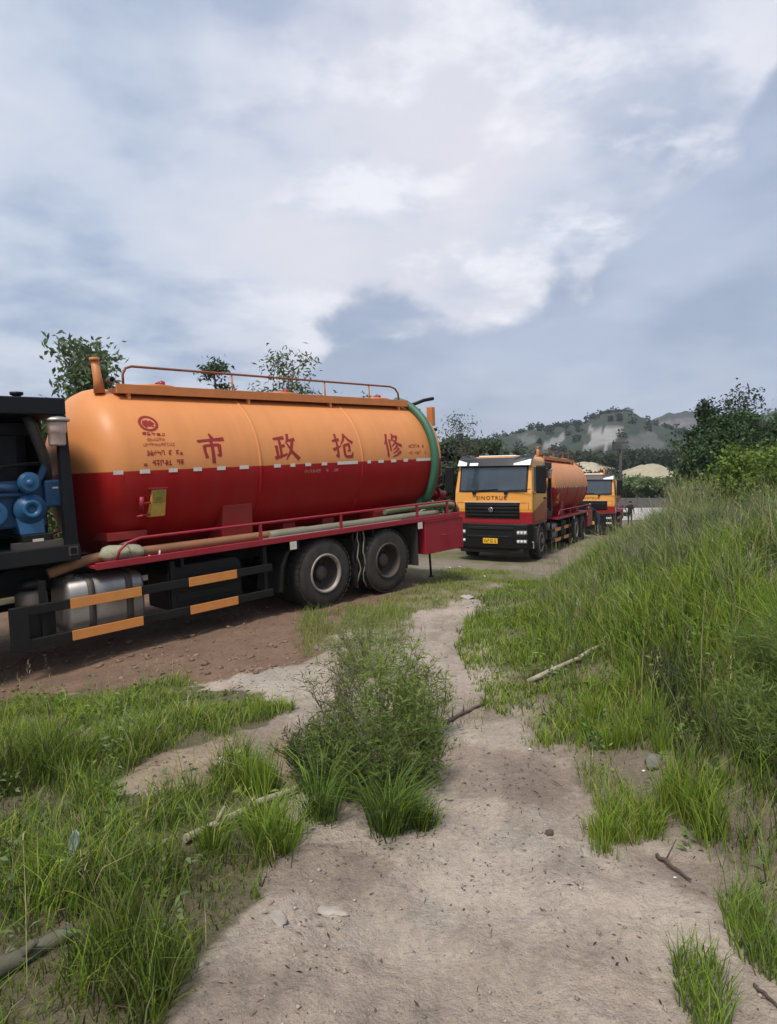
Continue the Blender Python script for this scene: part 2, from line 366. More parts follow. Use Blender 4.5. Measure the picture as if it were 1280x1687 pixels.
POLY_HOLLOW = [(1020, 1235), (1140, 1235), (1290, 1200), (1290, 1450), (1150, 1400), (1080, 1340), (1010, 1270)]  # hollow at the bank foot: ground coloured darker brown, blades thinned
POLY_BANK = [(742, 1070), (757, 1130), (800, 1165), (860, 1196), (900, 1215), (960, 1238), (1030, 1236), (1110, 1260), (1150, 1330), (1165, 1385), (1290, 1440), (1400, 1450), (1400, 500), (1000, 500), (870, 938), (800, 985)]
POLY_ISLE = [(940, 1262), (975, 1268), (1035, 1300), (1100, 1345), (1095, 1385), (1020, 1395), (980, 1370), (1000, 1345), (950, 1300)]
def make_ground():
    gx, gy = np.meshgrid(GX, GY); z = gz(gx, gy)
    u = np.where(gy > .8, CX + F * gx / np.maximum(gy, .8), -1e4); v = np.where(gy > .8, CY + F * (EYE - z) / np.maximum(gy, .8), 1e4)
    wob = 26; uu = u + (fbm(gx * 3, gy * 3, 3) - .5) * 2 * wob; vv = v + (fbm(gx * 3 + 31, gy * 3, 3) - .5) * wob
    sand = np.array([.385, .318, .262]); red = np.array([.185, .118, .08]); thatch = np.array([.10, .085, .045]); moss = np.array([.15, .145, .05]); pale = np.array([.42, .37, .31]); umber = np.array([.12, .098, .075]); field = np.array([.13, .16, .06])
    c = np.broadcast_to(sand, gx.shape + (3,)).copy()
    def put(mask, colr, k=1.0):
        m = (mask * k)[..., None] if mask.dtype != bool else (mask.astype(float) * k)[..., None]
        c[:] = c * (1 - m) + np.array(colr) * m
    # track under and beside the lorries
    ax, ay = math.sin(T1_AZ), math.cos(T1_AZ); lat = (gx - T1_O[0]) * ay - (gy - T1_O[1]) * ax
    put(sstep(1.9, 1.2, lat) * (gy < 14), red, .95)
    put(inpoly(uu, vv, POLY_RED), red, .95); put(inpoly(uu, vv, POLY_RED2), (.27, .165, .115), .7); put(inpoly(uu, vv, POLY_PALE), pale, .8)
    put(inpoly(uu, vv, POLY_GRASS_L), thatch, .9); put(inpoly(uu, vv, POLY_BARE_L), (.30, .225, .15), .8)
    e = gx - foot(gy)
    put(sstep(-.05, .35, e + .3 * (fbm(gx * 3, gy * 3) - .5)) * (gy < 60), thatch, .9); put(((u < -40) | (gy < 1.3)) & (gx < -.9) & (lat > 2.0), thatch, .8)
    put(inpoly(uu, vv, POLY_ISLE), umber, .7); put(inpoly(uu, vv, POLY_HOLLOW), umber, .9); put(inpoly(uu, vv, POLY_MOSS), moss, .75)
    put(sstep(-2.6, -4.5, lat) * (gy < 60), thatch); put(sstep(58, 64, gy), field)
    put(sstep(11.5, 14, gy) * (gy < 62) * (e < .2), (.20, .165, .12), .85); put(sstep(.45, .6, fbm(gx * .7 + 13, gy * .7, 4)) * sstep(11.5, 14, gy) * (gy < 48) * (e < .2), (.14, .14, .055), .7)
    bare = ~(inpoly(uu, vv, POLY_GRASS_L) | inpoly(uu, vv, POLY_RED) | (lat < 1.5)); put(sstep(.42, .62, fbm(gx * .9 + 3, gy * .9, 4)) * (gy < 12) * bare, np.array([.25, .195, .15]), .5); put(sstep(.48, .66, fbm(gx * 2.6 + 23, gy * 2.6, 4)) * (gy < 9) * (e < 0) * bare, np.array([.22, .175, .14]), .55); put(sstep(.55, .7, fbm(gx * 1.7 + 73, gy * 1.7, 4)) * (gy < 9) * (e < 0) * bare, np.array([.40, .345, .285]), .5)
    for pb in ([(430, 1395), (600, 1385), (650, 1430), (560, 1490), (425, 1470)], [(690, 1225), (880, 1235), (970, 1280), (900, 1330), (760, 1310)], [(1040, 1400), (1160, 1420), (1290, 1480), (1290, 1540), (1130, 1470)]): put(inpoly(uu, vv, pb), (.21, .155, .12), .55)
    col = c.reshape(-1, 3); V = np.stack([gx, gy, z], -1).reshape(-1, 3); nx, ny = len(GX), len(GY)
    i = np.arange(nx * ny).reshape(ny, nx); q = np.stack([i[:-1, :-1], i[:-1, 1:], i[1:, 1:], i[1:, :-1]], -1).reshape(-1, 4)
    me = np_mesh('ground', V, q, col, True)
    m = bpy.data.materials.new('soil'); m.use_nodes = True; nt = m.node_tree; N = nt.nodes; L = nt.links; b = N['Principled BSDF']; b.inputs['Roughness'].default_value = 0.95; b.inputs['Specular IOR Level'].default_value = 0.2
    at = N.new('ShaderNodeAttribute'); at.attribute_name = 'Col'; tc = N.new('ShaderNodeTexCoord')
    def nz(s, d=6, r=.6):
        o = N.new('ShaderNodeTexNoise'); o.inputs['Scale'].default_value = s; o.inputs['Detail'].default_value = d; o.inputs['Roughness'].default_value = r; L.new(tc.outputs['Object'], o.inputs['Vector']); return o.outputs[0]
    def mr(x, a, b_, c_, d_):
        o = N.new('ShaderNodeMapRange'); L.new(x, o.inputs[0])
        for k, vv_ in enumerate((a, b_, c_, d_)): o.inputs[k + 1].default_value = vv_
        return o.outputs[0]
    def mul(a, f):
        o = N.new('ShaderNodeVectorMath'); o.operation = 'SCALE'; L.new(a, o.inputs[0]); L.new(f, o.inputs[3]); return o.outputs[0]
    cA = mul(at.outputs['Color'], mr(nz(2.2, 7, .65), .3, .7, .80, 1.14)); cA = mul(cA, mr(nz(28, 5, .7), .3, .7, .82, 1.14)); cA = mul(cA, mr(nz(9, 6, .7), .34, .5, .86, 1.04)); cA = mul(cA, mr(nz(160, 2, .5), .3, .7, .86, 1.12))
    vo = N.new('ShaderNodeTexVoronoi'); vo.inputs['Scale'].default_value = 34; L.new(tc.outputs['Object'], vo.inputs['Vector'])
    spots = mr(vo.outputs['Distance'], .10, .16, .62, 1.0); L.new(mul(cA, spots), b.inputs['Base Color'])
    bp = N.new('ShaderNodeBump'); bp.inputs['Strength'].default_value = .8; bp.inputs['Distance'].default_value = .035
    hsum = N.new('ShaderNodeMath'); hsum.operation = 'ADD'; L.new(nz(22, 6, .65), hsum.inputs[0]); L.new(mr(nz(90, 3), 0, 1, 0, .35), hsum.inputs[1])
    L.new(hsum.outputs[0], bp.inputs['Height']); L.new(bp.outputs[0], b.inputs['Normal'])
    o = obj('ground', me, m); o['kind'] = 'structure'; return o
make_ground()

# ------------------------------------------------------------------ the tanker lorries (local: x forward, y to the left side, z up)
TZ, TR = 2.2, 1.1
def on_tank(x, z, off=0.004):
    dz = z - TZ; r = TR + off
    return (x, math.sqrt(max(r * r - dz * dz, 0)), z)
def ribbon_stroke(mb, pts, place):
    """brush stroke: pts (x, y, width) in a unit square, laid on a surface by place(x, y)"""
    P = []
    for i in range(len(pts) - 1):                    # resample so that it follows the curve of the tank
        a, b = pts[i], pts[i + 1]; k = 4
        for j in range(k): t = j / k; P.append(tuple(a[q] * (1 - t) + b[q] * t for q in range(3)))
    P.append(pts[-1]); vs = []
    for i, p in enumerate(P):
        a = P[max(i - 1, 0)]; b = P[min(i + 1, len(P) - 1)]; dx, dy = b[0] - a[0], b[1] - a[1]; l = math.hypot(dx, dy) or 1
        nx, ny = -dy / l * p[2] * .62, dx / l * p[2] * .62
        vs += [place(p[0] + nx, p[1] + ny), place(p[0] - nx, p[1] - ny)]
    mb.add(vs, [(2 * i, 2 * i + 1, 2 * i + 3, 2 * i + 2) for i in range(len(P) - 1)])
W = .085
GLYPHS = [
 [[(.48, .99, .05), (.56, .83, .11)], [(.03, .74, .07), (.5, .78, .07), (.97, .81, .11)], [(.24, .60, .10), (.24, .4, .08), (.29, .18, .09)], [(.24, .59, .06), (.76, .62, .08)], [(.76, .63, .11), (.75, .24, .08), (.64, .29, .03)], [(.5, .80, .09), (.51, .4, .09), (.5, .0, .10)]],
 [[(.04, .80, .07), (.50, .85, .10)], [(.28, .83, .09), (.28, .2, .08)], [(.28, .53, .07), (.47, .56, .09)], [(.11, .56, .10), (.13, .17, .08)], [(.0, .10, .10), (.3, .17, .07), (.54, .25, .05)], [(.68, .99, .09), (.64, .8, .08), (.53, .62, .03)], [(.61, .73, .06), (.95, .79, .10)], [(.84, .77, .10), (.7, .36, .09), (.46, .03, .03)], [(.58, .62, .05), (.76, .3, .10), (1.02, .04, .13)]],
 [[(.02, .71, .07), (.38, .77, .09)], [(.22, .99, .09), (.23, .5, .08), (.21, .07, .09), (.09, .16, .03)], [(.0, .36, .10), (.41, .51, .04)], [(.68, .99, .10), (.58, .76, .08), (.40, .56, .03)], [(.66, .94, .05), (.84, .74, .09), (1.02, .62, .11)], [(.55, .53, .07), (.82, .57, .10), (.80, .30, .08), (.70, .33, .03)], [(.55, .54, .10), (.54, .16, .09), (.62, .07, .08), (.9, .08, .09), (.95, .24, .04)]],
 [[(.26, .99, .10), (.18, .75, .08), (.03, .53, .03)], [(.17, .72, .09), (.17, .0, .09)], [(.35, .76, .08), (.35, .25, .07)], [(.62, .99, .10), (.55, .82, .07), (.43, .67, .03)], [(.55, .86, .06), (.86, .89, .09), (.66, .6, .07), (.42, .44, .03)], [(.53, .76, .05), (.74, .58, .09), (1.02, .46, .11)], [(.76, .49, .09), (.64, .38, .06), (.48, .30, .03)], [(.83, .37, .09), (.68, .24, .06), (.46, .15, .03)], [(.92, .23, .10), (.70, .08, .07), (.42, .0, .03)]]]
def pseudo_text(mb, place, n, seed, aspect=.8):
    """a line of n small worn characters: blocks of strokes too small to read"""
    rd = random.Random(seed); w = 1.0 / n
    for i in range(n):
        if rd.random() < .12: continue
        x0 = i * w + w * .1; x1 = (i + 1) * w - w * .12; xm = (x0 + x1) / 2
        sw = w * .16
        for _ in range(rd.choice((3, 4, 4, 5))):
            if rd.random() < .5: y = rd.choice((.08, .35, .6, .92)); ribbon_stroke(mb, [(x0, y, .14), (x1, y, .14)], place)
            else: x = rd.choice((x0 + sw / 2, xm, x1 - sw / 2)); ribbon_stroke(mb, [(x, rd.choice((0, .4)), sw), (x, rd.choice((.7, 1)), sw)], place)
def surf_place(xc, zc, w, h): return lambda a, b: on_tank(xc + w / 2 - a * w, zc - h / 2 + b * h)

def make_wheel(parent, x, y, side, rear, pale):
    """side +1 left, -1 right; y = outer face"""
    w = empty('wheel'); w.parent = parent
    def tyre(yo):
        a = .30; prof = [(0, .30), (.004, .40), (-.004, .47), (-.03, .505), (-.06, .522), (-a + .06, .522), (-a + .03, .505), (-a + .004, .47), (-a, .40), (-a + .004, .30), (-a / 2, .29)]
        mb = MB(); mb.lathe([(p * side, r) for p, r in prof + prof[:1]], (x, yo, .52), 1, 40, True, False)
        for k in range(36):                           # tread lugs
            th = 2 * math.pi * k / 36
            for q in (-1, 1):
                c = Vector((x + .522 * math.cos(th), yo + side * (-.15 + q * .085), .52 + .522 * math.sin(th)))
                t = Vector((-math.sin(th), 0, math.cos(th))) * .032; n = Vector((math.cos(th), 0, math.sin(th))) * .006; yy = Vector((0, .055, 0))
                mb.hexa([c - t - yy - n, c + t - yy - n, c + t + yy - n, c - t + yy - n], [c - t - yy + n, c + t - yy + n, c + t + yy + n, c - t + yy + n])
        return obj('tyre', mb, M_RUBBER, w)
    tyre(y)
    if rear: tyre(y - side * .34)
    ring = MB(); ring.lathe([(p * side, r) for p, r in ((-.03, .255), (.012, .27), (.02, .285), (.012, .302), (-.02, .302), (-.03, .255))], (x, y, .52), 1, 36, True, False); obj('rim_ring', ring, M_RIMPALE if pale else M_RIM, w)
    d = -.205 if rear else -.02
    disc = MB(); disc.lathe([(p * side, r) for p, r in ((-.02, .262), (d + .02, .248), (d - .012, .20), (d - .004, .12), (d - .02, .10), (d - .02, .0))], (x, y, .52), 1, 36, True, False); obj('rim', disc, M_RIM, w)
    hub = MB(); hub.lathe([(p * side, r) for p, r in ((d - .03, .115), (d + .09, .11), (d + .115, .09), (d + .12, .03))], (x, y, .52), 1, 20); obj('hub', hub, M_GREY, w)
    for k in range(10):
        th = 2 * math.pi * k / 10; nb = MB(); nb.lathe([(p * side, .016) for p in (d - .012, d + .022)], (x + .168 * math.cos(th), y, .52 + .168 * math.sin(th)), 1, 6, False); obj('lug_nut', nb, M_GREY, w)
    return w

CABF = 6.85
def cab_x(y, z):
    """front surface of the cab"""
    prof = [(1.10, 6.80), (1.6, 6.85), (2.1, 6.82), (2.9, 6.62), (3.12, 6.48), (3.2, 6.2)]
    return float(np.interp(z, [p[0] for p in prof], [p[1] for p in prof])) - .10 * (abs(y) / 1.2) ** 3
def cab_w(z): return float(np.interp(z, [1.1, 2.0, 3.1, 3.2], [1.225, 1.225, 1.15, 1.06]))
def fpatch(mb, y0, y1, z0, z1, off, th=.03, ny=10, nz=6, top=None, zb=None):
    """panel that follows the cab front; top(y), zb(y) give its upper and lower edge"""
    vs = []
    for back in (0.0, th):
        for i in range(nz + 1):
            for j in range(ny + 1):
                y = y0 + (y1 - y0) * j / ny; a = zb(y) if zb else z0; b = top(y) if top else z1; z = a + (b - a) * i / nz
                vs.append((cab_x(y, z) + (off(y, z) if callable(off) else off) - back, y, z))
    w = ny + 1; n = w * (nz + 1); fs = []
    for i in range(nz):
        for j in range(ny): a = i * w + j; fs += [(a, a + 1, a + w + 1, a + w), (n + a, n + a + w, n + a + w + 1, n + a + 1)]
    for j in range(ny): fs += [(j, n + j, n + j + 1, j + 1), (nz * w + j, nz * w + j + 1, n + nz * w + j + 1, n + nz * w + j)]
    for i in range(nz): a = i * w; fs += [(a, a + w, n + a + w, n + a), (a + ny, n + a + ny, n + a + w + ny, a + w + ny)]
    mb.add(vs, fs, False); return mb

def text_mesh(txt, size, name):
    cu = bpy.data.curves.new(name, 'FONT'); cu.body = txt; cu.size = size; cu.extrude = .004; cu.align_x = 'CENTER'; cu.space_character = 1.25
    o = bpy.data.objects.new(name, cu); COL.objects.link(o); dg = bpy.context.evaluated_depsgraph_get()
    me = bpy.data.meshes.new_from_object(o.evaluated_get(dg)); bpy.data.objects.remove(o); bpy.data.curves.remove(cu); return me

def make_cab(root):
    P = empty('cab'); P.parent = root
    ys = [-1, -.97, -.85, -.5, 0, .5, .85, .97, 1]; zs = [1.12, 1.35, 1.6, 1.85, 2.1, 2.5, 2.9, 3.05, 3.12, 3.17, 3.2]
    mb = MB(); vs = []; fs = []; w = len(ys)
    for z in zs:
        for t in ys: y = t * cab_w(z); vs.append((cab_x(y, z), y, z))
    nF = len(vs)
    for z in zs: vs += [(4.87 + .06 * max(0, z - 3.0) / .2, t * cab_w(z), z) for t in (-1, 1)]
    for i in range(len(zs) - 1):
        for j in range(w - 1): a = i * w + j; fs.append((a, a + 1, a + w + 1, a + w))
        r = nF + 2 * i
        fs += [(i * w + w - 1, r + 1, r + 3, i * w + 2 * w - 1), (i * w, i * w + w, r + 2, r), (r, r + 2, r + 3, r + 1)]
    k = len(zs) - 1; fs.append(tuple(k * w + j for j in range(w)) + (nF + 2 * k + 1, nF + 2 * k)); fs.append(tuple(j for j in range(w))[::-1] + (nF, nF + 1))
    mb.add(vs, fs, False); obj('cab_shell', mb, M_CAB, P, .03)
    rb = MB(); fpatch(rb, -1.08, 1.08, 2.10, 2.92, .012, .04); obj('windscreen_seal', rb, M_INK, P, .01)
    gl = MB(); fpatch(gl, -1.03, 1.03, 2.15, 2.90, .022, .03); ws = obj('windscreen', gl, M_GLASS, P)
    for y in (-.55, .45):
        wp = MB(); wp.tube([(cab_x(y, 2.09) + .04, y, 2.08), (cab_x(y, 2.13) + .05, y + .08, 2.15), (cab_x(y, 2.16) + .04, y + .75, 2.19)], .012, 6); wp.box(cab_x(y, 2.07), cab_x(y, 2.07) + .06, y - .05, y + .05, 2.03, 2.11); obj('wiper', wp, M_INK, P)
    vt = lambda y: 3.16 + .11 * sstep(.55, .95, abs(y)) - .05 * sstep(1.0, 1.17, abs(y))
    v_ = MB(); fpatch(v_, -1.17, 1.17, 2.9, 3.2, lambda y, z: .10 + .10 * (3.2 - z), .06, 24, 5, top=vt); obj('sun_visor', v_, M_VISOR, P)
    for y0, y1, a in ((.66, 1.15, 1), (-1.15, -.84, -1), (-.74, -.46, 0)):
        lm = MB(); fpatch(lm, y0, y1, 0, 0, lambda y, z: .115 + .10 * (3.2 - z), .03, 6, 2, top=(lambda y: 2.95 + .15 * (abs(y) - .6)/.55) if a else (lambda y: 3.0), zb=lambda y: 2.915); obj('visor_lamp', lm, M_LAMPW, P)
    rf = MB(); rf.box(5.2, 6.25, -.6, .6, 3.19, 3.235); obj('roof_hatch', rf, M_LAMPW, P, .02)
    for y in (-.45, .35):
        bq = MB(); bq.lathe([(0, .07), (.05, .07), (.09, .04)], (5.9, y, 3.23), 2, 12); obj('beacon', bq, M_GREY, P)
    gr = MB(); fpatch(gr, -.86, .86, 1.31, 1.78, .02, .05); g = obj('grille', gr, M_INK, P, .008)
    for z in (1.38, 1.48, 1.59, 1.69):
        s = MB(); fpatch(s, -.82, .82, z, z + .055, .05, .035, 10, 1); obj('grille_slat', s, M_BLACK, g, .006)
    st = MB(); fpatch(st, -.88, .88, 1.785, 1.82, .03, .04, 10, 1); obj('bonnet_trim', st, mat('pale_trim', (.6, .42, .3), .35), P)
    em = MB(); em.lathe([(0, .075), (.02, .075), (.028, .062)], (cab_x(0, 1.57) + .05, 0, 1.57), 0, 20); o = obj('emblem', em, M_CHROME, P)
    e2 = MB(); e2.lathe([(0, .052), (.006, .05)], (cab_x(0, 1.57) + .076, 0, 1.57), 0, 16); obj('emblem_field', e2, M_INK, o)
    e3 = MB(); e3.prism([(-.02, -.04), (.03, -.035), (.012, .0), (.03, .02), (.005, .045), (-.03, .03), (-.012, .0)], 0, .006)
    e3.v = [(cab_x(0, 1.57) + .083 + y, x, 1.57 + z) for x, y, z in e3.v]; obj('emblem_mark', e3, M_CHROME, o)
    tm = text_mesh('SINOTRUK', .17, 'bonnet_lettering'); t = obj('bonnet_lettering', tm, M_BROWNINK, P)
    t.matrix_local = Matrix(((0, 0, 1, cab_x(0, 1.9) + .006), (1, 0, 0, 0), (0, 1, 0, 1.87), (0, 0, 0, 1)))
    for s in (-1, 1):                                   # sides
        dw = MB(); pts = [(5.15, 2.08), (6.30, 2.08), (6.46, 2.14), (6.30, 2.84), (6.2, 2.9), (5.22, 2.9), (5.15, 2.82)]
        dw.add([(x, s * (cab_w(z) + .006), z) for x, z in pts] + [(x, s * (cab_w(z) - .02), z) for x, z in pts], [tuple(range(7)), tuple(range(13, 6, -1))] + [(i, i + 7, (i + 1) % 7 + 7, (i + 1) % 7) for i in range(7)]); obj('side_window', dw, M_GLASS, P)
        for (xa, za, xb, zb) in ((5.06, 1.2, 5.06, 3.0), (6.55, 1.2, 6.55, 2.1), (5.06, 1.2, 6.55, 1.2)):
            sm = MB(); sm.tube([(xa, s * (cab_w(za) + .001), za), (xb, s * (cab_w(zb) + .001), zb)], .008, 5); obj('door_seam', sm, M_INK, P)
        cs_ = MB(); cs_.tube([(cab_x(.92, 1.78) + .002, s * .92, 1.78), (cab_x(1.12, 1.78) + .002, s * 1.12, 1.78), (cab_x(1.12, 1.6) + .002, s * 1.12, 1.58)], .006, 5); obj('corner_seam', cs_, M_BROWNINK, P)
        dh = MB(); dh.box(5.12, 5.34, s * 1.22, s * 1.26, 1.86, 1.92); obj('door_handle', dh, M_INK, P, .01)
        mi = MB(); mi.box(6.52, 6.66, s * 1.31, s * 1.60, 2.06, 2.90); m_ = obj('mirror', mi, M_INK, P, .04)
        ma = MB(); ma.tube([(6.5, s * 1.18, 2.88), (6.62, s * 1.4, 2.84)], .018, 6); ma.tube([(6.5, s * 1.22, 2.05), (6.62, s * 1.4, 2.14)], .022, 6); obj('mirror_arm', ma, M_YELLOW if s > 0 else M_INK, m_)
        fl = MB(); fl.box(5.2, 5.22, s * .7, s * 1.24, .55, 1.12); fl.lathe([(0, .62), (s * .5, .62), (s * .5, .58), (0, .58)], (5.55, s * .74, .52), 1, 24)
        fl2 = MB()
        for k in range(13):
            a0 = math.pi * k / 12; a1 = math.pi * (k + 1) / 12
            if k == 12: break
            q = lambda a, r, y: (5.55 + r * math.cos(a), y, .55 + r * math.sin(a))
            fl2.hexa([q(a0, .60, s * .85), q(a1, .60, s * .85), q(a1, .60, s * 1.24), q(a0, .60, s * 1.24)], [q(a0, .64, s * .85), q(a1, .64, s * .85), q(a1, .64, s * 1.24), q(a0, .64, s * 1.24)])
        obj('front_mudguard', fl2, M_GREY, P)
        sp = MB(); sp.box(6.2, 6.7, s * .95, s * 1.2, .42, .5); sp.box(6.2, 6.7, s * .98, s * 1.2, .78, .85); obj('step', sp, M_BLACK, P, .01)
        tp = MB(); tp.box(6.28, 6.62, s * 1.232, s * 1.24, 1.02, 1.045); obj('reflector_strip', tp, M_WHITE, P)
    bp = MB()
    pl = [(-1.24, 6.30), (-1.24, 6.62), (-1.12, 6.82), (-.7, 6.93), (.7, 6.93), (1.12, 6.82), (1.24, 6.62), (1.24, 6.30)]
    n = len(pl); bp.add([(x, y, .40) for y, x in pl] + [(x + .02, y, .75) for y, x in pl] + [(x, y, 1.15) for y, x in pl], [tuple(range(n))[::-1], tuple(range(2 * n, 3 * n))] + [(k * n + i, k * n + (i + 1) % n, k * n + n + (i + 1) % n, k * n + n + i) for k in (0, 1) for i in range(n)])
    B = obj('bumper', bp, M_INK, P, .03)
    sl = MB(); sl.box(6.94, 6.965, -.72, .72, .98, 1.06); obj('bumper_slot', sl, M_BLACK, B, .008)
    s2 = MB(); s2.box(6.94, 6.97, -.75, .55, .74, .79); obj('bumper_bar', s2, M_BLACK, B, .008)
    lp = MB(); lp.box(6.5, 6.86, -1.0, 1.0, .26, .40); obj('lower_valance', lp, M_BLACK, B, .02)
    for s in (-1, 1):
        for z0, z1 in ((.83, .95), (.58, .68)):
            hl = MB(); a, b = (.80, 1.10)
            hl.hexa([(6.93, s * .80, z0), (6.86, s * 1.10, z0), (6.86, s * 1.10, z1), (6.93, s * .80, z1)], [(6.80, s * .80, z0), (6.7, s * 1.10, z0), (6.7, s * 1.10, z1), (6.80, s * .80, z1)]); h = obj('headlight', hl, M_CHROME, B, .01)
            for q in range(3):
                yb = s * (.85 + .095 * q); xb = 6.93 - .07 * (.05 + .095 * q) / .3 + .0; bb = MB(); bb.lathe([(-.01, .035), (.014, .036), (.02, .02)], (xb, yb, (z0 + z1) / 2), 0, 12); obj('lamp_lens', bb, M_LAMPW, h)
        cn = MB(); cn.box(6.66, 6.80, s * 1.235, s * 1.25, .60, .63); cn.box(6.66, 6.69, s * 1.235, s * 1.25, .42, .63); obj('corner_marker', cn, M_WHITE, B)
    pt = MB(); pt.box(6.945, 6.975, -.23, .23, .55, .71); pq = obj('number_plate', pt, M_PLATE, B, .005)
    tx = MB(); pseudo_text(tx, lambda a, b: (6.977, -.19 + .38 * a, .585 + .09 * b), 7, 3); obj('plate_characters', tx, M_INK, pq)
    return P

def squarish(vs, cy=.80, cz=.68, p=5):
    out = []
    for x, y, z in vs:
        dy, dz = y - cy, z - cz; r = math.hypot(dy, dz) or 1; k = (abs(dy / r) ** p + abs(dz / r) ** p) ** (-1 / p); out.append((x, cy + dy * k, cz + dz * k))
    return out
def make_truck():
    T = empty('tanker_truck')
    # --- chassis and running gear
    for s in (-1, 1):
        r = MB(); r.box(-3.2, 6.3, s * .38, s * .46, .82, 1.10); obj('chassis_rail', r, M_BLACK, T)
    for x in (-3.1, -2.1, -.68, .9, 2.4, 3.9, 5.0):
        cm = MB(); cm.box(x - .05, x + .05, -.38, .38, .86, 1.06); obj('cross_member', cm, M_BLACK, T)
    for x in (0, -1.37, 5.55):
        a = MB(); a.tube([(x, -.9, .52), (x, .9, .52)], .085, 10); a.lathe([(-.16, .12), (0, .22), (.16, .12)], (x, 0, .52), 1, 16); obj('axle', a, M_BLACK, T)
    for s in (-1, 1):
        sp = MB(); sp.prism([(-1.3, .66), (-.68, .80), (-.06, .66), (-.06, .60), (-.68, .70), (-1.3, .60)], s * .5, s * .59); obj('leaf_spring', sp, M_BLACK, T)
        make_wheel(T, 0.0, s * 1.22, s, True, True); make_wheel(T, -1.37, s * 1.22, s, True, False); make_wheel(T, 5.55, s * 1.2, s, False, True)
        mg = MB()                                       # mudguard quadrant ahead of the rear pair
        q = [(.50, 1.02), (.66, .92), (.76, .72), (.80, .36)]
        for i in range(3):
            (xa, za), (xb, zb) = q[i], q[i + 1]
            mg.hexa([(xa, s * .62, za), (xb, s * .62, zb), (xb, s * 1.2, zb), (xa, s * 1.2, za)], [(xa + .05, s * .62, za + .02), (xb + .05, s * .62, zb + .01), (xb + .05, s * 1.2, zb + .01), (xa + .05, s * 1.2, za + .02)])
        obj('mudguard', mg, M_BLACK, T, .008)
        fp = MB(); fp.box(-2.16, -2.12, s * .64, s * 1.2, .32, 1.02); obj('mud_flap', fp, M_RUBBER, T)
        fq = MB(); fq.box(-.72, -.69, s * .66, s * 1.16, .16, .95); obj('mud_flap', fq, M_RUBBER, T)
    # --- hose rack along both sides
    for s in (-1, 1):
        K = empty('hose_rack'); K.parent = T
        e = MB(); e.box(-3.35, 3.4, s * 1.20, s * 1.25, 1.09, 1.17); obj('rack_edge', e, M_RED, K, .006)
        t = MB(); t.box(-3.35, 3.4, s * .62, s * 1.20, 1.10, 1.125); obj('rack_tray', t, M_RED, K)
        c = MB(); zt = 1.40
        c.tube([(3.16, s * 1.22, 1.17), (3.12, s * 1.22, 1.28), (3.02, s * 1.22, 1.36), (2.86, s * 1.22, zt), (0, s * 1.22, zt), (-3.1, s * 1.22, zt), (-3.24, s * 1.22, 1.36), (-3.28, s * 1.22, 1.17)], .018, 8); obj('rack_rail', c, M_RED, K)
        for x in (1.15, -.35, -2.15, -3.0):
            p = MB(); p.box(x - .02, x + .02, s * 1.205, s * 1.235, 1.17, 1.39); obj('rack_post', p, M_RED, K)
        for x in (2.3, .45, -1.1):
            b = MB(); b.prism([(x, 1.10), (x + .04, 1.10), (x + .04, .95), (x, .95)], s * .46, s * 1.18); obj('rack_bracket', b, M_BLACK, K)
        for x in (.62, -2.18):
            w = MB(); w.box(x - .06, x + .06, s * 1.253, s * 1.257, .97, 1.085); obj('notice_tag', w, M_WHITE, K)
    # --- side guards
    for s in (-1, 1):
        G = empty('side_guard'); G.parent = T
        for z0, z1 in ((.355, .456), (.71, .815)):
            b = MB(); b.box(.98, 4.3, s * 1.17, s * 1.22, z0, z1); obj('guard_bar', b, M_BLACK, G, .008)
            for xa, xb in ((2.89, 3.70), (1.57, 2.27)):
                p = MB(); p.box(xa, xb, s * 1.223, s * 1.236, z0 - .004, z1 + .004); obj('reflector_panel', p, M_GUARDOR, G, .003)
        e = MB(); e.box(4.12, 4.30, s * 1.165, s * 1.225, .352, .82); obj('guard_end', e, M_BLACK, G, .008)
        for x in (1.06, 2.45, 3.95):
            p = MB(); p.box(x - .03, x + .03, s * 1.10, s * 1.165, .36, 1.05); obj('guard_post', p, M_BLACK, G)
    # --- fuel tank, battery and tool boxes
    ft = MB(); ft.lathe([(0, .20), (.015, .28), (.05, .305), (.85, .305), (.885, .28), (.90, .20)], (2.78, .80, .68), 0, 40); ft.v = squarish(ft.v); FT = obj('fuel_tank', ft, M_STEEL, T)
    for x in (2.98, 3.42):
        b = MB(); b.lathe([(-.04, .312), (.04, .312)], (x, .80, .68), 0, 40); b.v = squarish(b.v); obj('tank_strap', b, M_GREY, FT)
    cp = MB(); cp.lathe([(0, .06), (.05, .06), (.06, .03)], (3.55, .80, .97), 2, 14); obj('filler_cap', cp, M_GREY, FT)
    tb = MB(); tb.prism([(1.42, .42), (2.5, .42), (2.5, .9), (2.42, .98), (1.5, .98), (1.42, .9)], .55, 1.12); TB = obj('tool_box', tb, M_BLACK, T, .03)
    rb_ = MB(); rb_.box(1.52, 2.4, 1.122, 1.135, .52, .62); rb_.box(1.52, 2.4, 1.122, 1.135, .72, .80); obj('box_rib', rb_, M_BLACK, TB, .008)
    ab = MB(); ab.lathe([(0, .10), (.04, .16), (.34, .16), (.38, .10)], (3.98, .86, .55), 2, 20); AB = obj('air_dryer', ab, M_GREY, T)
    ab2 = MB(); ab2.lathe([(0, .12), (.06, .12), (.10, .06)], (3.98, .86, .95), 2, 16); obj('dryer_cap', ab2, M_BLACK, AB)
    bb = MB(); bb.box(3.82, 4.14, .98, 1.12, .42, .78); obj('valve_block', bb, M_BLACK, T, .02)
    at_ = MB(); at_.lathe([(0, .10), (.04, .15), (.9, .15), (.94, .10)], (2.7, -.8, .62), 0, 20); obj('air_tank', at_, M_BLACK, T)
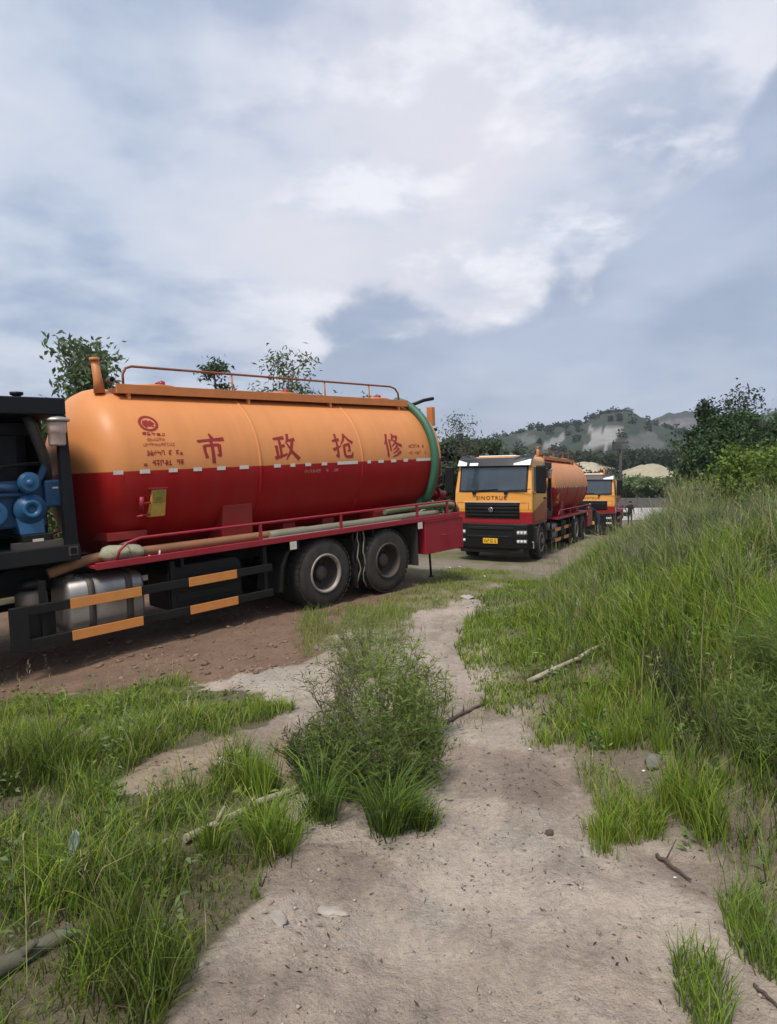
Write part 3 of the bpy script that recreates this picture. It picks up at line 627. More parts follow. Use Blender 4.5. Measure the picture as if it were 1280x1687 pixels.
    # --- tank
    prof = [(3.36, .0), (3.355, .18), (3.33, .42), (3.27, .68), (3.18, .88), (3.07, 1.01), (2.95, 1.075), (2.85, 1.1), (2.0, 1.1), (1, 1.1), (0, 1.1), (-1, 1.1), (-2, 1.1), (-2.92, 1.1), (-3.02, 1.075), (-3.14, 1.01), (-3.25, .88), (-3.34, .68), (-3.40, .42), (-3.425, .18), (-3.43, 0.01)]
    tk = MB(); tk.lathe(prof, (0, 0, TZ), 0, 96); TK = obj('tank', tk, M_TANK, T)
    for x in (1.0, -1.0):
        s = MB(); s.lathe([(-.022, 1.1), (-.016, 1.112), (.016, 1.112), (.022, 1.1)], (x, 0, TZ), 0, 96); obj('weld_seam', s, M_TANK, TK)
    s = MB(); s.lathe([(-.03, 1.1), (-.025, 1.12), (.025, 1.12), (.03, 1.1)], (-2.98, 0, TZ), 0, 96); obj('end_flange', s, M_TANK, TK)
    for k in range(12):                                 # hinged rear door bolts
        th = 2 * math.pi * k / 12; b = MB(); b.lathe([(-.05, .03), (.05, .03)], (-3.06, 1.09 * math.cos(th), TZ + 1.09 * math.sin(th)), 0, 8, False); obj('door_clamp', b, M_BLACK, TK)
    xs = [(3.02, .12), (2.70, .13), (2.33, .12), (1.99, .12), (1.64, .13), (1.28, .15), (.72, .12), (.44, .09), (.15, .11), (-.17, .11), (-.66, .44), (-1.14, .08), (-1.42, .13), (-1.73, .13), (-2.04, .11), (-2.52, .40)]
    for i, (x, w) in enumerate(xs):
        m = MB(); n = 4; z0, z1 = 2.165, 2.215
        vs = [on_tank(x + w / 2 - w * j / n, z, .005 if x < 2.9 else -.012 + .03 * 0) for z in (z0, z1) for j in range(n + 1)]
        m.add(vs, [(j, j + 1, n + 2 + j, n + 1 + j) for j in range(n)]); obj('reflector_strip', m, M_WHITE, TK)
    # saddles, front cross bar, level gauge box, valve
    for x in (1.33, -1.6):
        for sd in (-1, 1):
            p = MB(); p.hexa([(x - .25, sd * .55, 1.12), (x + .25, sd * .55, 1.12), (x + .25, sd * .93, 1.13), (x - .25, sd * .93, 1.13)], [(x - .24, sd * .55, 1.68 if x > 0 else 1.4), (x + .24, sd * .55, 1.68 if x > 0 else 1.4), (x + .24, sd * .97, 1.68 if x > 0 else 1.35), (x - .24, sd * .97, 1.68 if x > 0 else 1.35)]); obj('saddle', p, M_DKRED, T, .012)
    for x in (2.75, .2, -.6, -2.75):
        p = MB(); p.box(x - .12, x + .12, -.62, .62, 1.08, 1.40); obj('tank_support', p, M_DKRED, T)
    fb = MB(); fb.box(2.62, 3.12, .45, .9, 1.36, 1.46); fb.box(2.98, 3.05, .5, .58, 1.1, 1.4); obj('front_bracket', fb, M_DKRED, T, .01)
    yb = MB(); yb.hexa([(2.44, .9, 1.62), (2.64, .9, 1.62), (2.64, 1.04, 1.62), (2.44, 1.04, 1.62)], [(2.43, .9, 1.96), (2.62, .9, 1.96), (2.62, 1.10, 1.96), (2.43, 1.10, 1.96)]); YB = obj('gauge_box', yb, M_YELLOW, TK, .01)
    yp = MB(); yp.hexa([(2.455, 1.05, 1.80), (2.605, 1.05, 1.80), (2.605, 1.084, 1.80), (2.455, 1.084, 1.80)], [(2.455, 1.06, 1.935), (2.605, 1.06, 1.935), (2.605, 1.106, 1.935), (2.455, 1.106, 1.935)]); obj('gauge_window', yp, M_OLIVE, YB)
    yt = MB(); pseudo_text(yt, lambda a, b: (2.60 - .14 * a, 1.095 + .014 * b, 1.83 + .085 * b), 4, 21); obj('gauge_marking', yt, M_YELLOW, YB)
    yl = MB(); yl.box(2.42, 2.66, 1.0, 1.115, 1.965, 1.985); obj('box_lid', yl, M_RED, YB)
    va = MB(); va.tube([(2.64, 1.08, 1.80), (2.78, 1.06, 1.80)], .016, 8); va.tube([(2.76, 1.08, 1.72), (2.76, 1.10, 1.88)], .028, 8); va.tube([(2.64, 1.05, 1.66), (2.80, 1.02, 1.64)], .014, 6); obj('valve', va, M_RED, TK)
    # --- top walkway
    wk = MB(); wk.box(-2.66, 2.76, -.62, .62, 3.20, 3.27); WK = obj('walkway', wk, M_ORANGE, T, .006)
    for s in (-1, 1):
        e = MB(); e.box(-2.68, 2.78, s * .60, s * .635, 3.19, 3.31); obj('walkway_edge', e, M_ORANGE, WK, .004)
        for x in (2.62, .82, -.78, -2.45):
            p = MB(); p.box(x - .02, x + .02, s * .56, s * .625, 2.98 if abs(x) < 2 else 3.02, 3.20); obj('walkway_bracket', p, M_ORANGE, WK)
        if s < 0: continue
        rl = MB(); rl.tube([(2.66, s * .56, 3.27), (2.66, s * .56, 3.44), (2.62, s * .56, 3.52), (2.54, s * .56, 3.55), (-2.3, s * .56, 3.55), (-2.42, s * .56, 3.52), (-2.50, s * .56, 3.44), (-2.52, s * .56, 3.27)], .017, 8); RL = obj('top_railing', rl, mat('rusty_rail', (.17, .045, .02), .6, var=.3, scale=5, dirt=(.35, .17, .07), dirt_amt=.5), T)
        for x in (1.05, -.72, -1.75):
            p = MB(); p.tube([(x, s * .56, 3.27), (x, s * .56, 3.54)], .013, 6); obj('railing_post', p, M_ORANGE, RL)
    for x in (2.1, -.05, -2.2):
        h = MB(); h.lathe([(0, .30), (.05, .30), (.06, .33), (.09, .33), (.10, .28), (.125, .12), (.13, .02)], (x, .15, 3.26), 2, 28); H = obj('manhole_cover', h, M_ORANGE, T)
        v = MB(); v.tube([(x - .08, .15, 3.40), (x - .18, .15, 3.44)], .02, 6); v.lathe([(0, .05), (.07, .05)], (x - .14, .2, 3.36), 2, 10); obj('cover_handle', v, M_RED, H)
    hp = MB(); hp.tube([(2.92, .45, 3.2), (2.93, .45, 3.36), (2.96, .45, 3.62)], [.07, .055, .045], 10); hp.lathe([(-.02, .06), (.02, .06)], (2.96, .45, 3.62), 2, 12); obj('overflow_pipe', hp, M_ORANGE, T)
    h2 = MB(); h2.lathe([(-.05, .045), (.05, .045), (.05, .03), (-.05, .03)], (2.80, .52, 3.36), 1, 14); obj('pipe_socket', h2, M_GREY, T)
    # --- rear
    rp = MB(); rp.tube([(-3.45, .05, 3.30), (-3.75, .12, 3.40), (-3.98, .18, 3.44)], .035, 8); rp.tube([(-3.1, .1, 3.2), (-3.45, .05, 3.30)], .03, 8); obj('door_ram', rp, M_INK, T)
    rq = MB(); rq.box(-3.56, -3.46, .42, .56, 2.85, 3.22); obj('hinge_lug', rq, M_ORANGE, T, .01)
    el = MB(); el.tube([(-3.35, -.2, 2.75), (-3.6, -.2, 2.85), (-3.82, -.2, 2.83), (-3.97, -.2, 2.7), (-4.02, -.2, 2.5), (-4.02, -.2, 2.3)], .12, 14); obj('rear_elbow', el, M_ORANGE, T)
    dr = MB(); dr.tube([(-3.2, .55, 1.55), (-3.45, .62, 1.5), (-3.55, .75, 1.45)], .09, 12); dr.lathe([(-.02, .15), (.02, .15)], (-3.4, .6, 1.52), 0, 18); obj('discharge_valve', dr, M_RED, T)
    rx = MB(); rx.box(-3.42, -2.32, .55, 1.25, .49, 1.06); RX = obj('rear_locker', rx, M_RED, T, .012)
    rx2 = MB(); rx2.box(-3.42, -2.32, -1.25, -.55, .49, 1.06); obj('rear_locker', rx2, M_RED, T, .012)
    lid = MB(); lid.box(-3.43, -2.31, .54, 1.26, 1.062, 1.085); obj('locker_lid', lid, M_RED, RX)
    hd = MB(); hd.tube([(-2.75, 1.255, .8), (-2.75, 1.285, .8), (-2.95, 1.285, .8), (-2.95, 1.255, .8)], .009, 6); obj('locker_handle', hd, M_DKRED, RX)
    pg = MB(); pg.tube([(-2.7, 1.0, .5), (-2.72, 1.0, .02)], .022, 6); pg.lathe([(0, .05), (.02, .05)], (-2.72, 1.0, .01), 2, 10); obj('prop_leg', pg, M_BLACK, T)
    rbm = MB(); rbm.box(-3.5, -3.42, -1.2, 1.2, .45, .58); RB = obj('rear_bumper', rbm, M_BLACK, T, .01)
    for s in (-1, 1):
        l = MB(); l.box(-3.52, -3.47, s * .8, s * 1.15, .62, .76); obj('tail_lamp', l, M_DKRED, T)
    # --- auxiliary engine housing between cab and tank
    E = empty('engine_housing'); E.parent = T
    rf = MB(); rf.box(3.56, 4.72, -1.1, 1.08, 2.86, 3.05); obj('housing_roof', rf, M_NIGHT, E, .015)
    for x, y in ((3.60, 1.02), (4.68, 1.02), (3.60, -1.04), (4.68, -1.04)):
        p = MB(); p.hexa([(x - .05 - .04 * (x < 4), y - .05, 1.3), (x + .05, y - .05, 1.3), (x + .05, y + .05, 1.3), (x - .05 - .04 * (x < 4), y + .05, 1.3)], [(x - .04, y - .05, 2.86), (x + .05, y - .05, 2.86), (x + .05, y + .05, 2.86), (x - .04, y + .05, 2.86)]); obj('housing_post', p, M_NIGHT, E, .006)
    bs = MB(); bs.box(3.5, 4.72, -1.1, 1.08, 1.22, 1.40); obj('housing_base', bs, M_BLACK, E, .01)
    bk = MB(); bk.box(3.58, 4.7, -.95, -.9, 1.4, 2.86); bk.box(4.66, 4.70, -.9, .9, 1.4, 2.86); bk.box(3.56, 3.60, -.9, .25, 1.4, 2.86); obj('housing_panel', bk, M_NIGHT, E)
    rd_ = MB(); rd_.box(3.66, 4.62, -.15, -.05, 1.45, 2.8); obj('radiator', rd_, M_BLACK, E)
    ib = MB(); ib.box(3.72, 4.6, .55, .62, 2.66, 2.80); ib.box(3.95, 4.2, .5, .6, 2.1, 2.66); obj('inner_bracket', ib, M_NIGHT, E, .008)
    kn = MB(); kn.lathe([(0, .05), (.06, .045), (.07, .07), (.10, .07)], (3.91, .6, 3.05), 2, 14); obj('roof_vent', kn, M_NIGHT, E)
    vt2 = MB(); vt2.box(3.64, 4.16, .9, 1.0, 1.36, 1.47); obj('sill_strip', vt2, M_GREY, E)
    mt = MB(); mt.box(3.76, 4.06, .55, .98, 1.40, 1.55); MT = obj('control_box', mt, M_BLACK, E, .01)
    nl = MB(); nl.box(3.85, 3.96, .981, .985, 1.44, 1.50); obj('name_plate', nl, M_WHITE, MT)
    for x, z in ((3.58, 1.33), (4.4, 1.33)):
        sq = MB(); sq.box(x - .05, x + .05, 1.081, 1.09, z - .05, z + .05); obj('socket_plate', sq, M_GREY, E)
        sq = MB(); sq.box(x - .035, x + .035, 1.091, 1.094, z - .035, z + .035); obj('socket_hole', sq, M_INK, E)
    # blue engine
    B = empty('pump_engine'); B.parent = T
    b0 = MB(); b0.box(3.74, 4.35, .0, .80, 1.62, 2.15); obj('engine_block', b0, M_BLUE, B, .03)
    b1 = MB(); b1.box(3.57, 3.77, .45, .88, 1.83, 2.14); S1 = obj('side_cover', b1, M_BLUE, B, .025)
    b1b = MB(); b1b.box(3.63, 3.69, .881, .885, 2.04, 2.06); obj('cover_label', b1b, M_WHITE, S1)
    b2 = MB(); b2.hexa([(3.80, .5, 1.55), (4.05, .5, 1.55), (4.05, .9, 1.55), (3.80, .9, 1.55)], [(3.80, .5, 1.74), (4.08, .5, 1.74), (4.08, .88, 1.74), (3.80, .88, 1.74)]); obj('engine_mount', b2, M_BLUE2, B, .008)
    p1 = MB(); p1.lathe([(-.12, .07), (-.05, .10), (-.04, .118), (-.015, .118), (-.01, .10), (.005, .10), (.015, .085), (-.01, .045), (.02, .03), (.03, .015)], (3.94, .95, 2.12), 1, 32); obj('pulley', p1, M_BLUE2, B)
    p2 = MB(); p2.lathe([(-.14, .17), (-.06, .165), (-.05, .10), (.0, .098), (.005, .09), (.0, .055), (-.05, .045), (-.055, .01)], (3.93, .95, 1.83), 1, 32); obj('flange', p2, M_BLUE2, B)
    p3 = MB(); p3.lathe([(-.1, .14), (-.02, .14), (.0, .12), (-.03, .06), (-.03, .01)], (4.30, .93, 1.80), 1, 28); obj('belt_pulley', p3, M_BLUE2, B)
    ar = MB(); ar.tube([(4.40, .86, 2.10), (4.20, .88, 2.08), (4.05, .88, 2.06)], [.035, .045, .05], 8); ar.tube([(4.40, .84, 1.98), (4.18, .86, 2.0), (3.96, .87, 2.0)], .03, 8); obj('arm', ar, M_BLUE, B)
    ar2 = MB(); ar2.hexa([(3.78, .8, 2.14), (3.86, .8, 2.12), (3.86, .87, 2.12), (3.78, .87, 2.14)], [(3.70, .8, 2.33), (3.76, .8, 2.36), (3.76, .87, 2.36), (3.70, .87, 2.33)]); obj('bracket', ar2, M_BLUE, B, .01)
    hs = MB(); hs.tube([(4.45, .85, 2.2), (4.3, .87, 2.28), (4.1, .88, 2.32), (3.8, .85, 2.33)], .02, 8); obj('coolant_hose', hs, M_INK, B)
    af = MB(); af.lathe([(0, .085), (.02, .095), (.14, .095), (.15, .105), (.26, .105), (.27, .10), (.28, .05)], (3.64, 1.0, 2.52), 2, 24); AF = obj('air_filter', af, mat('filter_pinkish', (.58, .42, .36), .4, .0, var=.3, scale=14), E)
    cp2 = MB(); cp2.lathe([(0, .135), (.02, .14), (.04, .12), (.06, .06)], (3.64, 1.0, 2.79), 2, 24); obj('filter_cap', cp2, M_STEEL, AF)
    ip = MB(); ip.tube([(3.90, .86, 2.86), (3.86, .88, 2.75), (3.80, .88, 2.55), (3.74, .84, 2.38), (3.70, .75, 2.1)], .06, 12); obj('intake_pipe', ip, mat('dark_pipe', (.05, .045, .042), .55, var=.3, scale=8), E)
    ex = MB(); ex.tube([(4.5, .3, 2.3), (4.5, .3, 3.3)], .05, 10); obj('exhaust_stack', ex, M_GREY, E)
    make_cab(T)
    return T

def truck_matrix(az, pitch, ref, world):
    r = Vector((math.sin(az) * math.cos(pitch), math.cos(az) * math.cos(pitch), math.sin(pitch))); x = -r
    y = Vector((math.cos(az), -math.sin(az), 0)); z = x.cross(y); o = Vector(world) - x * ref[0] - y * ref[1] - z * ref[2]
    return Matrix(((x.x, y.x, z.x, o.x), (x.y, y.y, z.y, o.y), (x.z, y.z, z.z, o.z), (0, 0, 0, 1)))
TRUCKS = 'tanker lorries parked in a line on the track'
T1 = make_truck(); M1 = truck_matrix(T1_AZ, T1_P, (0, 1.22, 0), (-.929, 9.75, -.183)); T1.matrix_world = M1
T2 = copy_tree(T1); T2.matrix_world = truck_matrix(R(27.2), R(0.9), (6.9, 1.22, 0), (4.20, 18.8, -.554))
T3 = copy_tree(T1); T3.matrix_world = truck_matrix(R(22.5), 0, (6.9, 1.22, 0), (11.7, 33.0, -.73))
tag(T1, 'nearest orange and red tanker lorry with large red characters on its side', 'tanker truck', TRUCKS)
tag(T2, 'middle orange and red tanker lorry with yellow cab front facing the camera', 'tanker truck', TRUCKS)
tag(T3, 'farthest tanker lorry, its yellow cab partly hidden behind the middle one', 'tanker truck', TRUCKS)
TK1 = [c for c in T1.children if c.name.split('.')[0] == 'tank'][0]
# writing on the near tank: the four large characters, the round emblem, lines of small worn print
for g, xc in zip(GLYPHS, (1.74, .53, -.60, -1.76)):
    mb = MB(); pl = surf_place(xc, 2.46, .43, .40)
    for s in g: ribbon_stroke(mb, s, pl)
    obj('character', mb, M_LETTER, TK1)
em = MB(); pl = surf_place(2.54, 2.79, .24, .19)
for r, w in ((.46, .12),):
    ribbon_stroke(em, [(.5 + r * math.cos(2 * math.pi * k / 28), .5 + r * math.sin(2 * math.pi * k / 28), w) for k in range(29)], pl)
ribbon_stroke(em, [(.30, .70, .10), (.24, .45, .14), (.38, .24, .10)], pl); ribbon_stroke(em, [(.40, .72, .16), (.46, .5, .2), (.56, .30, .12)], pl); ribbon_stroke(em, [(.62, .70, .10), (.66, .55, .16), (.80, .45, .10)], pl); ribbon_stroke(em, [(.55, .42, .1), (.75, .28, .08)], pl)
obj('emblem', em, M_LETTER, TK1)
for i, (xc, zc, w, h, n, m) in enumerate(((2.51, 2.655, .30, .05, 5, M_LETTER), (2.50, 2.585, .24, .04, 6, M_LETTER2), (2.47, 2.52, .42, .04, 11, M_LETTER2), (2.44, 2.415, .54, .06, 11, M_LETTER), (2.44, 2.29, .54, .07, 10, M_LETTER), (-2.36, 2.44, .42, .05, 7, M_LETTER), (-2.38, 2.32, .46, .06, 10, M_LETTER2), (-.12, 2.085, .68, .045, 13, M_PALELET))):
    mb = MB(); pseudo_text(mb, surf_place(xc, zc, w, h), n, 40 + i); obj('small_print', mb, m, TK1)
# cables and weeds hanging between the rear wheels
for k, (x, y) in enumerate(((-.62, 1.19), (-.70, 1.21), (-.78, 1.18), (-.83, 1.2))):
    pts = [(x, y, 1.08 - .0 * k)]
    for j in range(1, 9): pts.append((x + .03 * math.sin(j * 1.7 + k), y + .015 * math.cos(j + k), 1.08 - j * (.095 + .006 * k)))
    mb = MB(); mb.tube(pts, .012 if k else .02, 6); obj('hanging_strap', mb, M_GREYH if k % 2 else M_BLACK, T1)

def hose(name, pts, r, m, label, n=12, ribs=False):
    P = []; k = 6                                     # smooth the polyline (Catmull-Rom)
    for i in range(len(pts) - 1):
        p0, p1, p2, p3 = (Vector(pts[max(i - 1, 0)]), Vector(pts[i]), Vector(pts[i + 1]), Vector(pts[min(i + 2, len(pts) - 1)]))
        for j in range(k):
            t = j / k; P.append(.5 * ((2 * p1) + (p2 - p0) * t + (2 * p0 - 5 * p1 + 4 * p2 - p3) * t * t + (3 * p1 - p0 - 3 * p2 + p3) * t ** 3))
    P.append(Vector(pts[-1])); mb = MB(); mb.tube(P, [r * (1 + (.05 if ribs and i % 2 else 0)) for i in range(len(P))], n)
    o = obj(name, mb, m); o.matrix_world = M1; return tag(o, label, 'hose', 'hoses carried on the near lorry')
arc = [(-2.78, (TR + .06) * math.sin(R(a)), TZ + (TR + .06) * math.cos(R(a))) for a in (12, 25, 40, 55, 70, 85, 100, 115, 128)]
hose('green_suction_hose', arc + [(-2.74, .80, 1.42), (-2.6, .84, 1.30)], .075, M_GREENH, 'dark green hose draped over the rear end of the near tank', 14)
hose('rusty_pipe', [(3.80, .88, 1.08), (3.3, .93, 1.19), (2.6, .98, 1.20), (1.4, 1.0, 1.195), (.2, 1.0, 1.195)], .062, M_BROWNH, 'rusty orange pipe lying at the front of the near lorry rack', 12)
hose('grey_hose', [(.9, 1.06, 1.19), (-.4, 1.06, 1.19), (-1.6, 1.07, 1.19), (-2.9, 1.05, 1.19)], .062, M_GREYH, 'long grey hose lying in the middle of the near lorry rack', 12, True)
hose('dull_green_hose', [(-1.55, 1.0, 1.33), (-2.2, 1.02, 1.34), (-2.9, 1.06, 1.34), (-3.3, 1.10, 1.30), (-3.45, 1.08, 1.18), (-3.36, .95, 1.12)], .06, mat('dull_green_rubber', (.13, .19, .09), .55, var=.2, scale=4, dirt=(.26, .24, .16), dirt_amt=.5), 'dull green hose bending over the rear end of the rack', 12)
hose('thin_pale_hose', [(1.1, 1.15, 1.15), (.3, 1.15, 1.15), (-.9, 1.16, 1.15), (-1.8, 1.15, 1.15)], .022, mat('pale_hose', (.36, .32, .26), .6, var=.2), 'thin pale hose along the outer edge of the near rack', 8)
def folded_canvas():
    me = MB(); n = 24; prof = []
    for k in range(9):
        t = k / 8; prof.append((3.28 - .55 * t, .115 * math.sqrt(max(0.02, 1 - (2 * t - 1) ** 4))))
    me.lathe([(x - 3.0, r) for x, r in prof], (3.0, 1.02, 1.235), 0, n)
    vs = []
    for (x, y, z) in me.v:
        k = 1 + .05 * math.sin(23 * x + 31 * z) + .04 * math.sin(47 * z - 11 * x); vs.append((x, 1.02 + (y - 1.02) * 1.35 * k, max(1.128, 1.225 + (z - 1.235) * .85 * k + .012 * math.sin(13 * x + 5))))
    me.v = vs; o = obj('canvas_bundle', me, M_CANVAS); o.matrix_world = M1
    tag(o, 'folded drab canvas bundle at the front end of the near rack', 'canvas')
    rp = MB(); rp.tube([(2.98, 1.14, 1.13), (2.98, 1.18, 1.24), (2.98, 1.08, 1.345), (2.98, .92, 1.31)], .014, 6); obj('tie_strap', rp, M_GREYH, o)
    sg = MB(); sg.tube([(2.74, 1.14, 1.16), (2.66, 1.16, 1.14), (2.6, 1.15, 1.16), (2.58, 1.12, 1.2)], .012, 6); obj('loose_cord', sg, M_WHITE, o)
folded_canvas()

# ------------------------------------------------------------------ vegetation
M_GRASS = mat('grass_blades', (1, 1, 1), .6, var=.0, attr='Col', transl=.35, spec=.25)
M_LEAF = mat('leaves', (1, 1, 1), .6, var=.0, attr='Col', transl=.3, spec=.15)
M_BARK = mat('bark', (.10, .075, .055), .9, var=.3, scale=12, bump=.5, bscale=40)
M_STEM = mat('weed_stem', (.13, .13, .06), .8, var=.3, scale=20)
def blades(B, h, w, az, lean, col, tipcol=1.25):
    """grass: base points, heights, widths, lean azimuth and amount; five vertices each"""
    n = len(B); d = np.stack([np.cos(az), np.sin(az), np.zeros(n)], 1); f = RNG.uniform(0, 2 * np.pi, n); s = np.stack([np.cos(f), np.sin(f), np.zeros(n)], 1) * (w / 2)[:, None]
    up = np.array([0, 0, 1.]); hh = h[:, None]; ll = (lean * h)[:, None]
    m = B + up * hh * .55 + d * ll * .32; t = B + up * hh * np.sqrt(np.maximum(1 - (lean * .75) ** 2, .15))[:, None] + d * ll
    V = np.stack([B - s, B + s, m + s * .75, m - s * .75, t], 1).reshape(-1, 3); o = (np.arange(n) * 5)[:, None]
    q = o + np.array([[0, 1, 2, 3]]); tr = o + np.array([[3, 2, 4]])
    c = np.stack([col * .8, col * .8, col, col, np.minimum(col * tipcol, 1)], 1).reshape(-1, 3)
    return V, q, tr, c
def grass_obj(name, parts, label, kind='stuff', parent=None, cat=None):
    Vs, qs, ts, cs = [], [], [], []; o = 0
    for V, q, t, c in parts: Vs.append(V); qs.append(q + o); ts.append(t + o); cs.append(c); o += len(V)
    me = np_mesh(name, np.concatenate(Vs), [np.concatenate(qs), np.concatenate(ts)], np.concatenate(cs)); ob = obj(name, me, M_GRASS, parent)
    return tag(ob, label, cat, None, kind)
def palette(n, cols, wts, jit=.18):
    k = RNG.choice(len(cols), n, p=np.array(wts) / sum(wts)); c = np.array(cols)[k]; return c * RNG.uniform(1 - jit, 1 + jit, (n, 1)) * RNG.uniform(.94, 1.06, (n, 3))
G_BRIGHT = (.20, .30, .034); G_MID = (.125, .19, .03); G_DARK = (.05, .08, .02); G_GREY = (.185, .22, .092); G_STRAW = (.36, .31, .17); G_YEL = (.27, .295, .04)
def scatter(n, x0, x1, y0, y1): return RNG.uniform(x0, x1, n), RNG.uniform(y0, y1, n)
def with_px(x, y): z = gz(x, y); u, v = to_px(x, y, z); return z, u, v
def left_grass():
    parts = []
    x, y = scatter(170000, -5.2, .1, 1.45, 7.0); z, u, v = with_px(x, y)
    wu = u + (fbm(x * 4, y * 4, 2) - .5) * 60; wv = v + (fbm(x * 4 + 8, y * 4, 2) - .5) * 40
    cl = fbm(x * 2.4 + 5, y * 2.4, 3); keep = inpoly(wu, wv, POLY_GRASS_L) & ~inpoly(wu, wv, POLY_BARE_L) & (RNG.random(len(x)) < np.clip((cl - .33) * 4.6, np.where(y < 3.2, .45, .12), 1) * np.clip(1.15 - .06 * y, .5, 1))
    x, y, z, u, v, cl = (a[keep] for a in (x, y, z, u, v, cl)); n = len(x)
    h = (.05 + .30 * np.clip((cl - .34) * 2.4, 0, 1)) * RNG.uniform(.35, 1.25, n) * (1 - .45 * sstep(3.6, 5.6, y)); h *= np.where(RNG.random(n) < .03, 1.6, 1.0)
    h *= np.where(inpoly(u, v, [(-100, 1140), (500, 1120), (500, 1230), (-100, 1240)]), .75, 1.0)
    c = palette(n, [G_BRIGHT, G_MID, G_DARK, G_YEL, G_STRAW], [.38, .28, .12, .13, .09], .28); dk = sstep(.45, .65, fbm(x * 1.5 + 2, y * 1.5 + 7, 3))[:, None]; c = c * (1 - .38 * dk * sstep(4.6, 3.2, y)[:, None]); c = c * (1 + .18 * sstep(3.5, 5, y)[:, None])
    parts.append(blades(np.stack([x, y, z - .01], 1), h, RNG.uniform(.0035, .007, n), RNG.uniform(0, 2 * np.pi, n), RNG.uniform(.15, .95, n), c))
    grass_obj('grass', parts, 'lush green grass left of the sandy path in front of the near lorry')
def bank_grass():
    parts = []
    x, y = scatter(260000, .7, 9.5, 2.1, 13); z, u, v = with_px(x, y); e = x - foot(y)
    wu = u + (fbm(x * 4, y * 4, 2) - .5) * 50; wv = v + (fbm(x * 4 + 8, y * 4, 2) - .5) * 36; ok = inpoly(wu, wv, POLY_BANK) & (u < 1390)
    umber = inpoly(wu, wv, POLY_HOLLOW)
    cl = fbm(x * 2 + 25, y * 2, 3); keep = ok & (RNG.random(len(x)) < np.clip((cl - .22) * 4, .3, 1) * np.where(umber, .5, 1) * np.where(y < 6, 1, .75))
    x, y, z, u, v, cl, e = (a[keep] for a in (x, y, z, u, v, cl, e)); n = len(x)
    h = (.10 + .36 * sstep(.1, 1.6, e)) * (.45 + 1.5 * np.clip(cl - .3, 0, .6)) * RNG.uniform(.35, 1.3, n); h *= np.where(RNG.random(n) < .02, 1.5, 1.0)
    grey = sstep(.35, .6, fbm(x * .9 + 1, y * .9 + 3, 3) + .25 * sstep(1.0, 2.6, e) - .12)
    cA = palette(n, [G_BRIGHT, G_MID, G_DARK, G_YEL, G_STRAW], [.46, .24, .1, .15, .05], .28); cB = palette(n, [G_GREY, (.14, .165, .085), (.27, .26, .17), G_DARK], [.45, .25, .2, .1], .28); k = (RNG.random(n) < grey * .85)[:, None]
    parts.append(blades(np.stack([x, y, z - .01], 1), h, RNG.uniform(.004, .009, n) * (1 + .06 * y), RNG.uniform(0, 2 * np.pi, n), RNG.uniform(.15, .95, n), np.where(inpoly(u, v, [(1060, 1110), (1150, 1095), (1290, 1190), (1400, 1210), (1400, 1440), (1200, 1400), (1130, 1300)])[:, None], palette(n, [(.09, .08, .045), G_DARK, (.13, .12, .07), G_MID], [.3, .35, .15, .2], .3), np.where(k, cB, cA))))  # inside the polygon, shade of the hollow is put into dark brown blade colours
    x, y = scatter(60000, 1.6, 5, 2.6, 6.5); z, u, v = with_px(x, y); cl = fbm(x * 2.2 + 5, y * 2.2 + 9, 3); keep = inpoly(u, v, [(1120, 1030), (1390, 960), (1390, 1290), (1240, 1270), (1150, 1200)]) & (RNG.random(len(x)) < np.clip((cl - .25) * 3, .15, 1)); x, y, z, cl = x[keep], y[keep], z[keep], cl[keep]; n = len(x)
    parts.append(blades(np.stack([x, y, z - .01], 1), (.2 + .5 * np.clip(cl - .3, 0, .5)) * RNG.uniform(.5, 1.3, n), RNG.uniform(.002, .0045, n), RNG.uniform(0, 2 * np.pi, n), RNG.uniform(.2, .95, n), palette(n, [G_BRIGHT, (.15, .235, .04), G_YEL, G_MID], [.4, .3, .15, .15], .25)))
    x, y = scatter(150000, 2.4, 30, 12, 47); z, u, v = with_px(x, y); e = x - foot(y); cl = fbm(x * 1.2 + 25, y * 1.2, 3)
    keep = (e > .25 * RNG.random(len(x))) & (e < 9) & (RNG.random(len(x)) < np.clip((cl - .2) * 3, .2, 1) * np.clip(18 / y, .3, 1)); x, y, z, u, v, cl, e = (a[keep] for a in (x, y, z, u, v, cl, e)); n = len(x)
    h = (.18 + .36 * sstep(0, 1.8, e)) * RNG.uniform(.5, 1.3, n)
    c = palette(n, [G_BRIGHT, G_GREY, G_MID, G_STRAW, G_YEL], [.32, .34, .2, .05, .09])
    parts.append(blades(np.stack([x, y, z - .01], 1), h, RNG.uniform(.014, .03, n), RNG.uniform(0, 2 * np.pi, n), RNG.uniform(.1, .6, n), c))
    grass_obj('grass', parts, 'tall rough grass covering the bank to the right of the track')
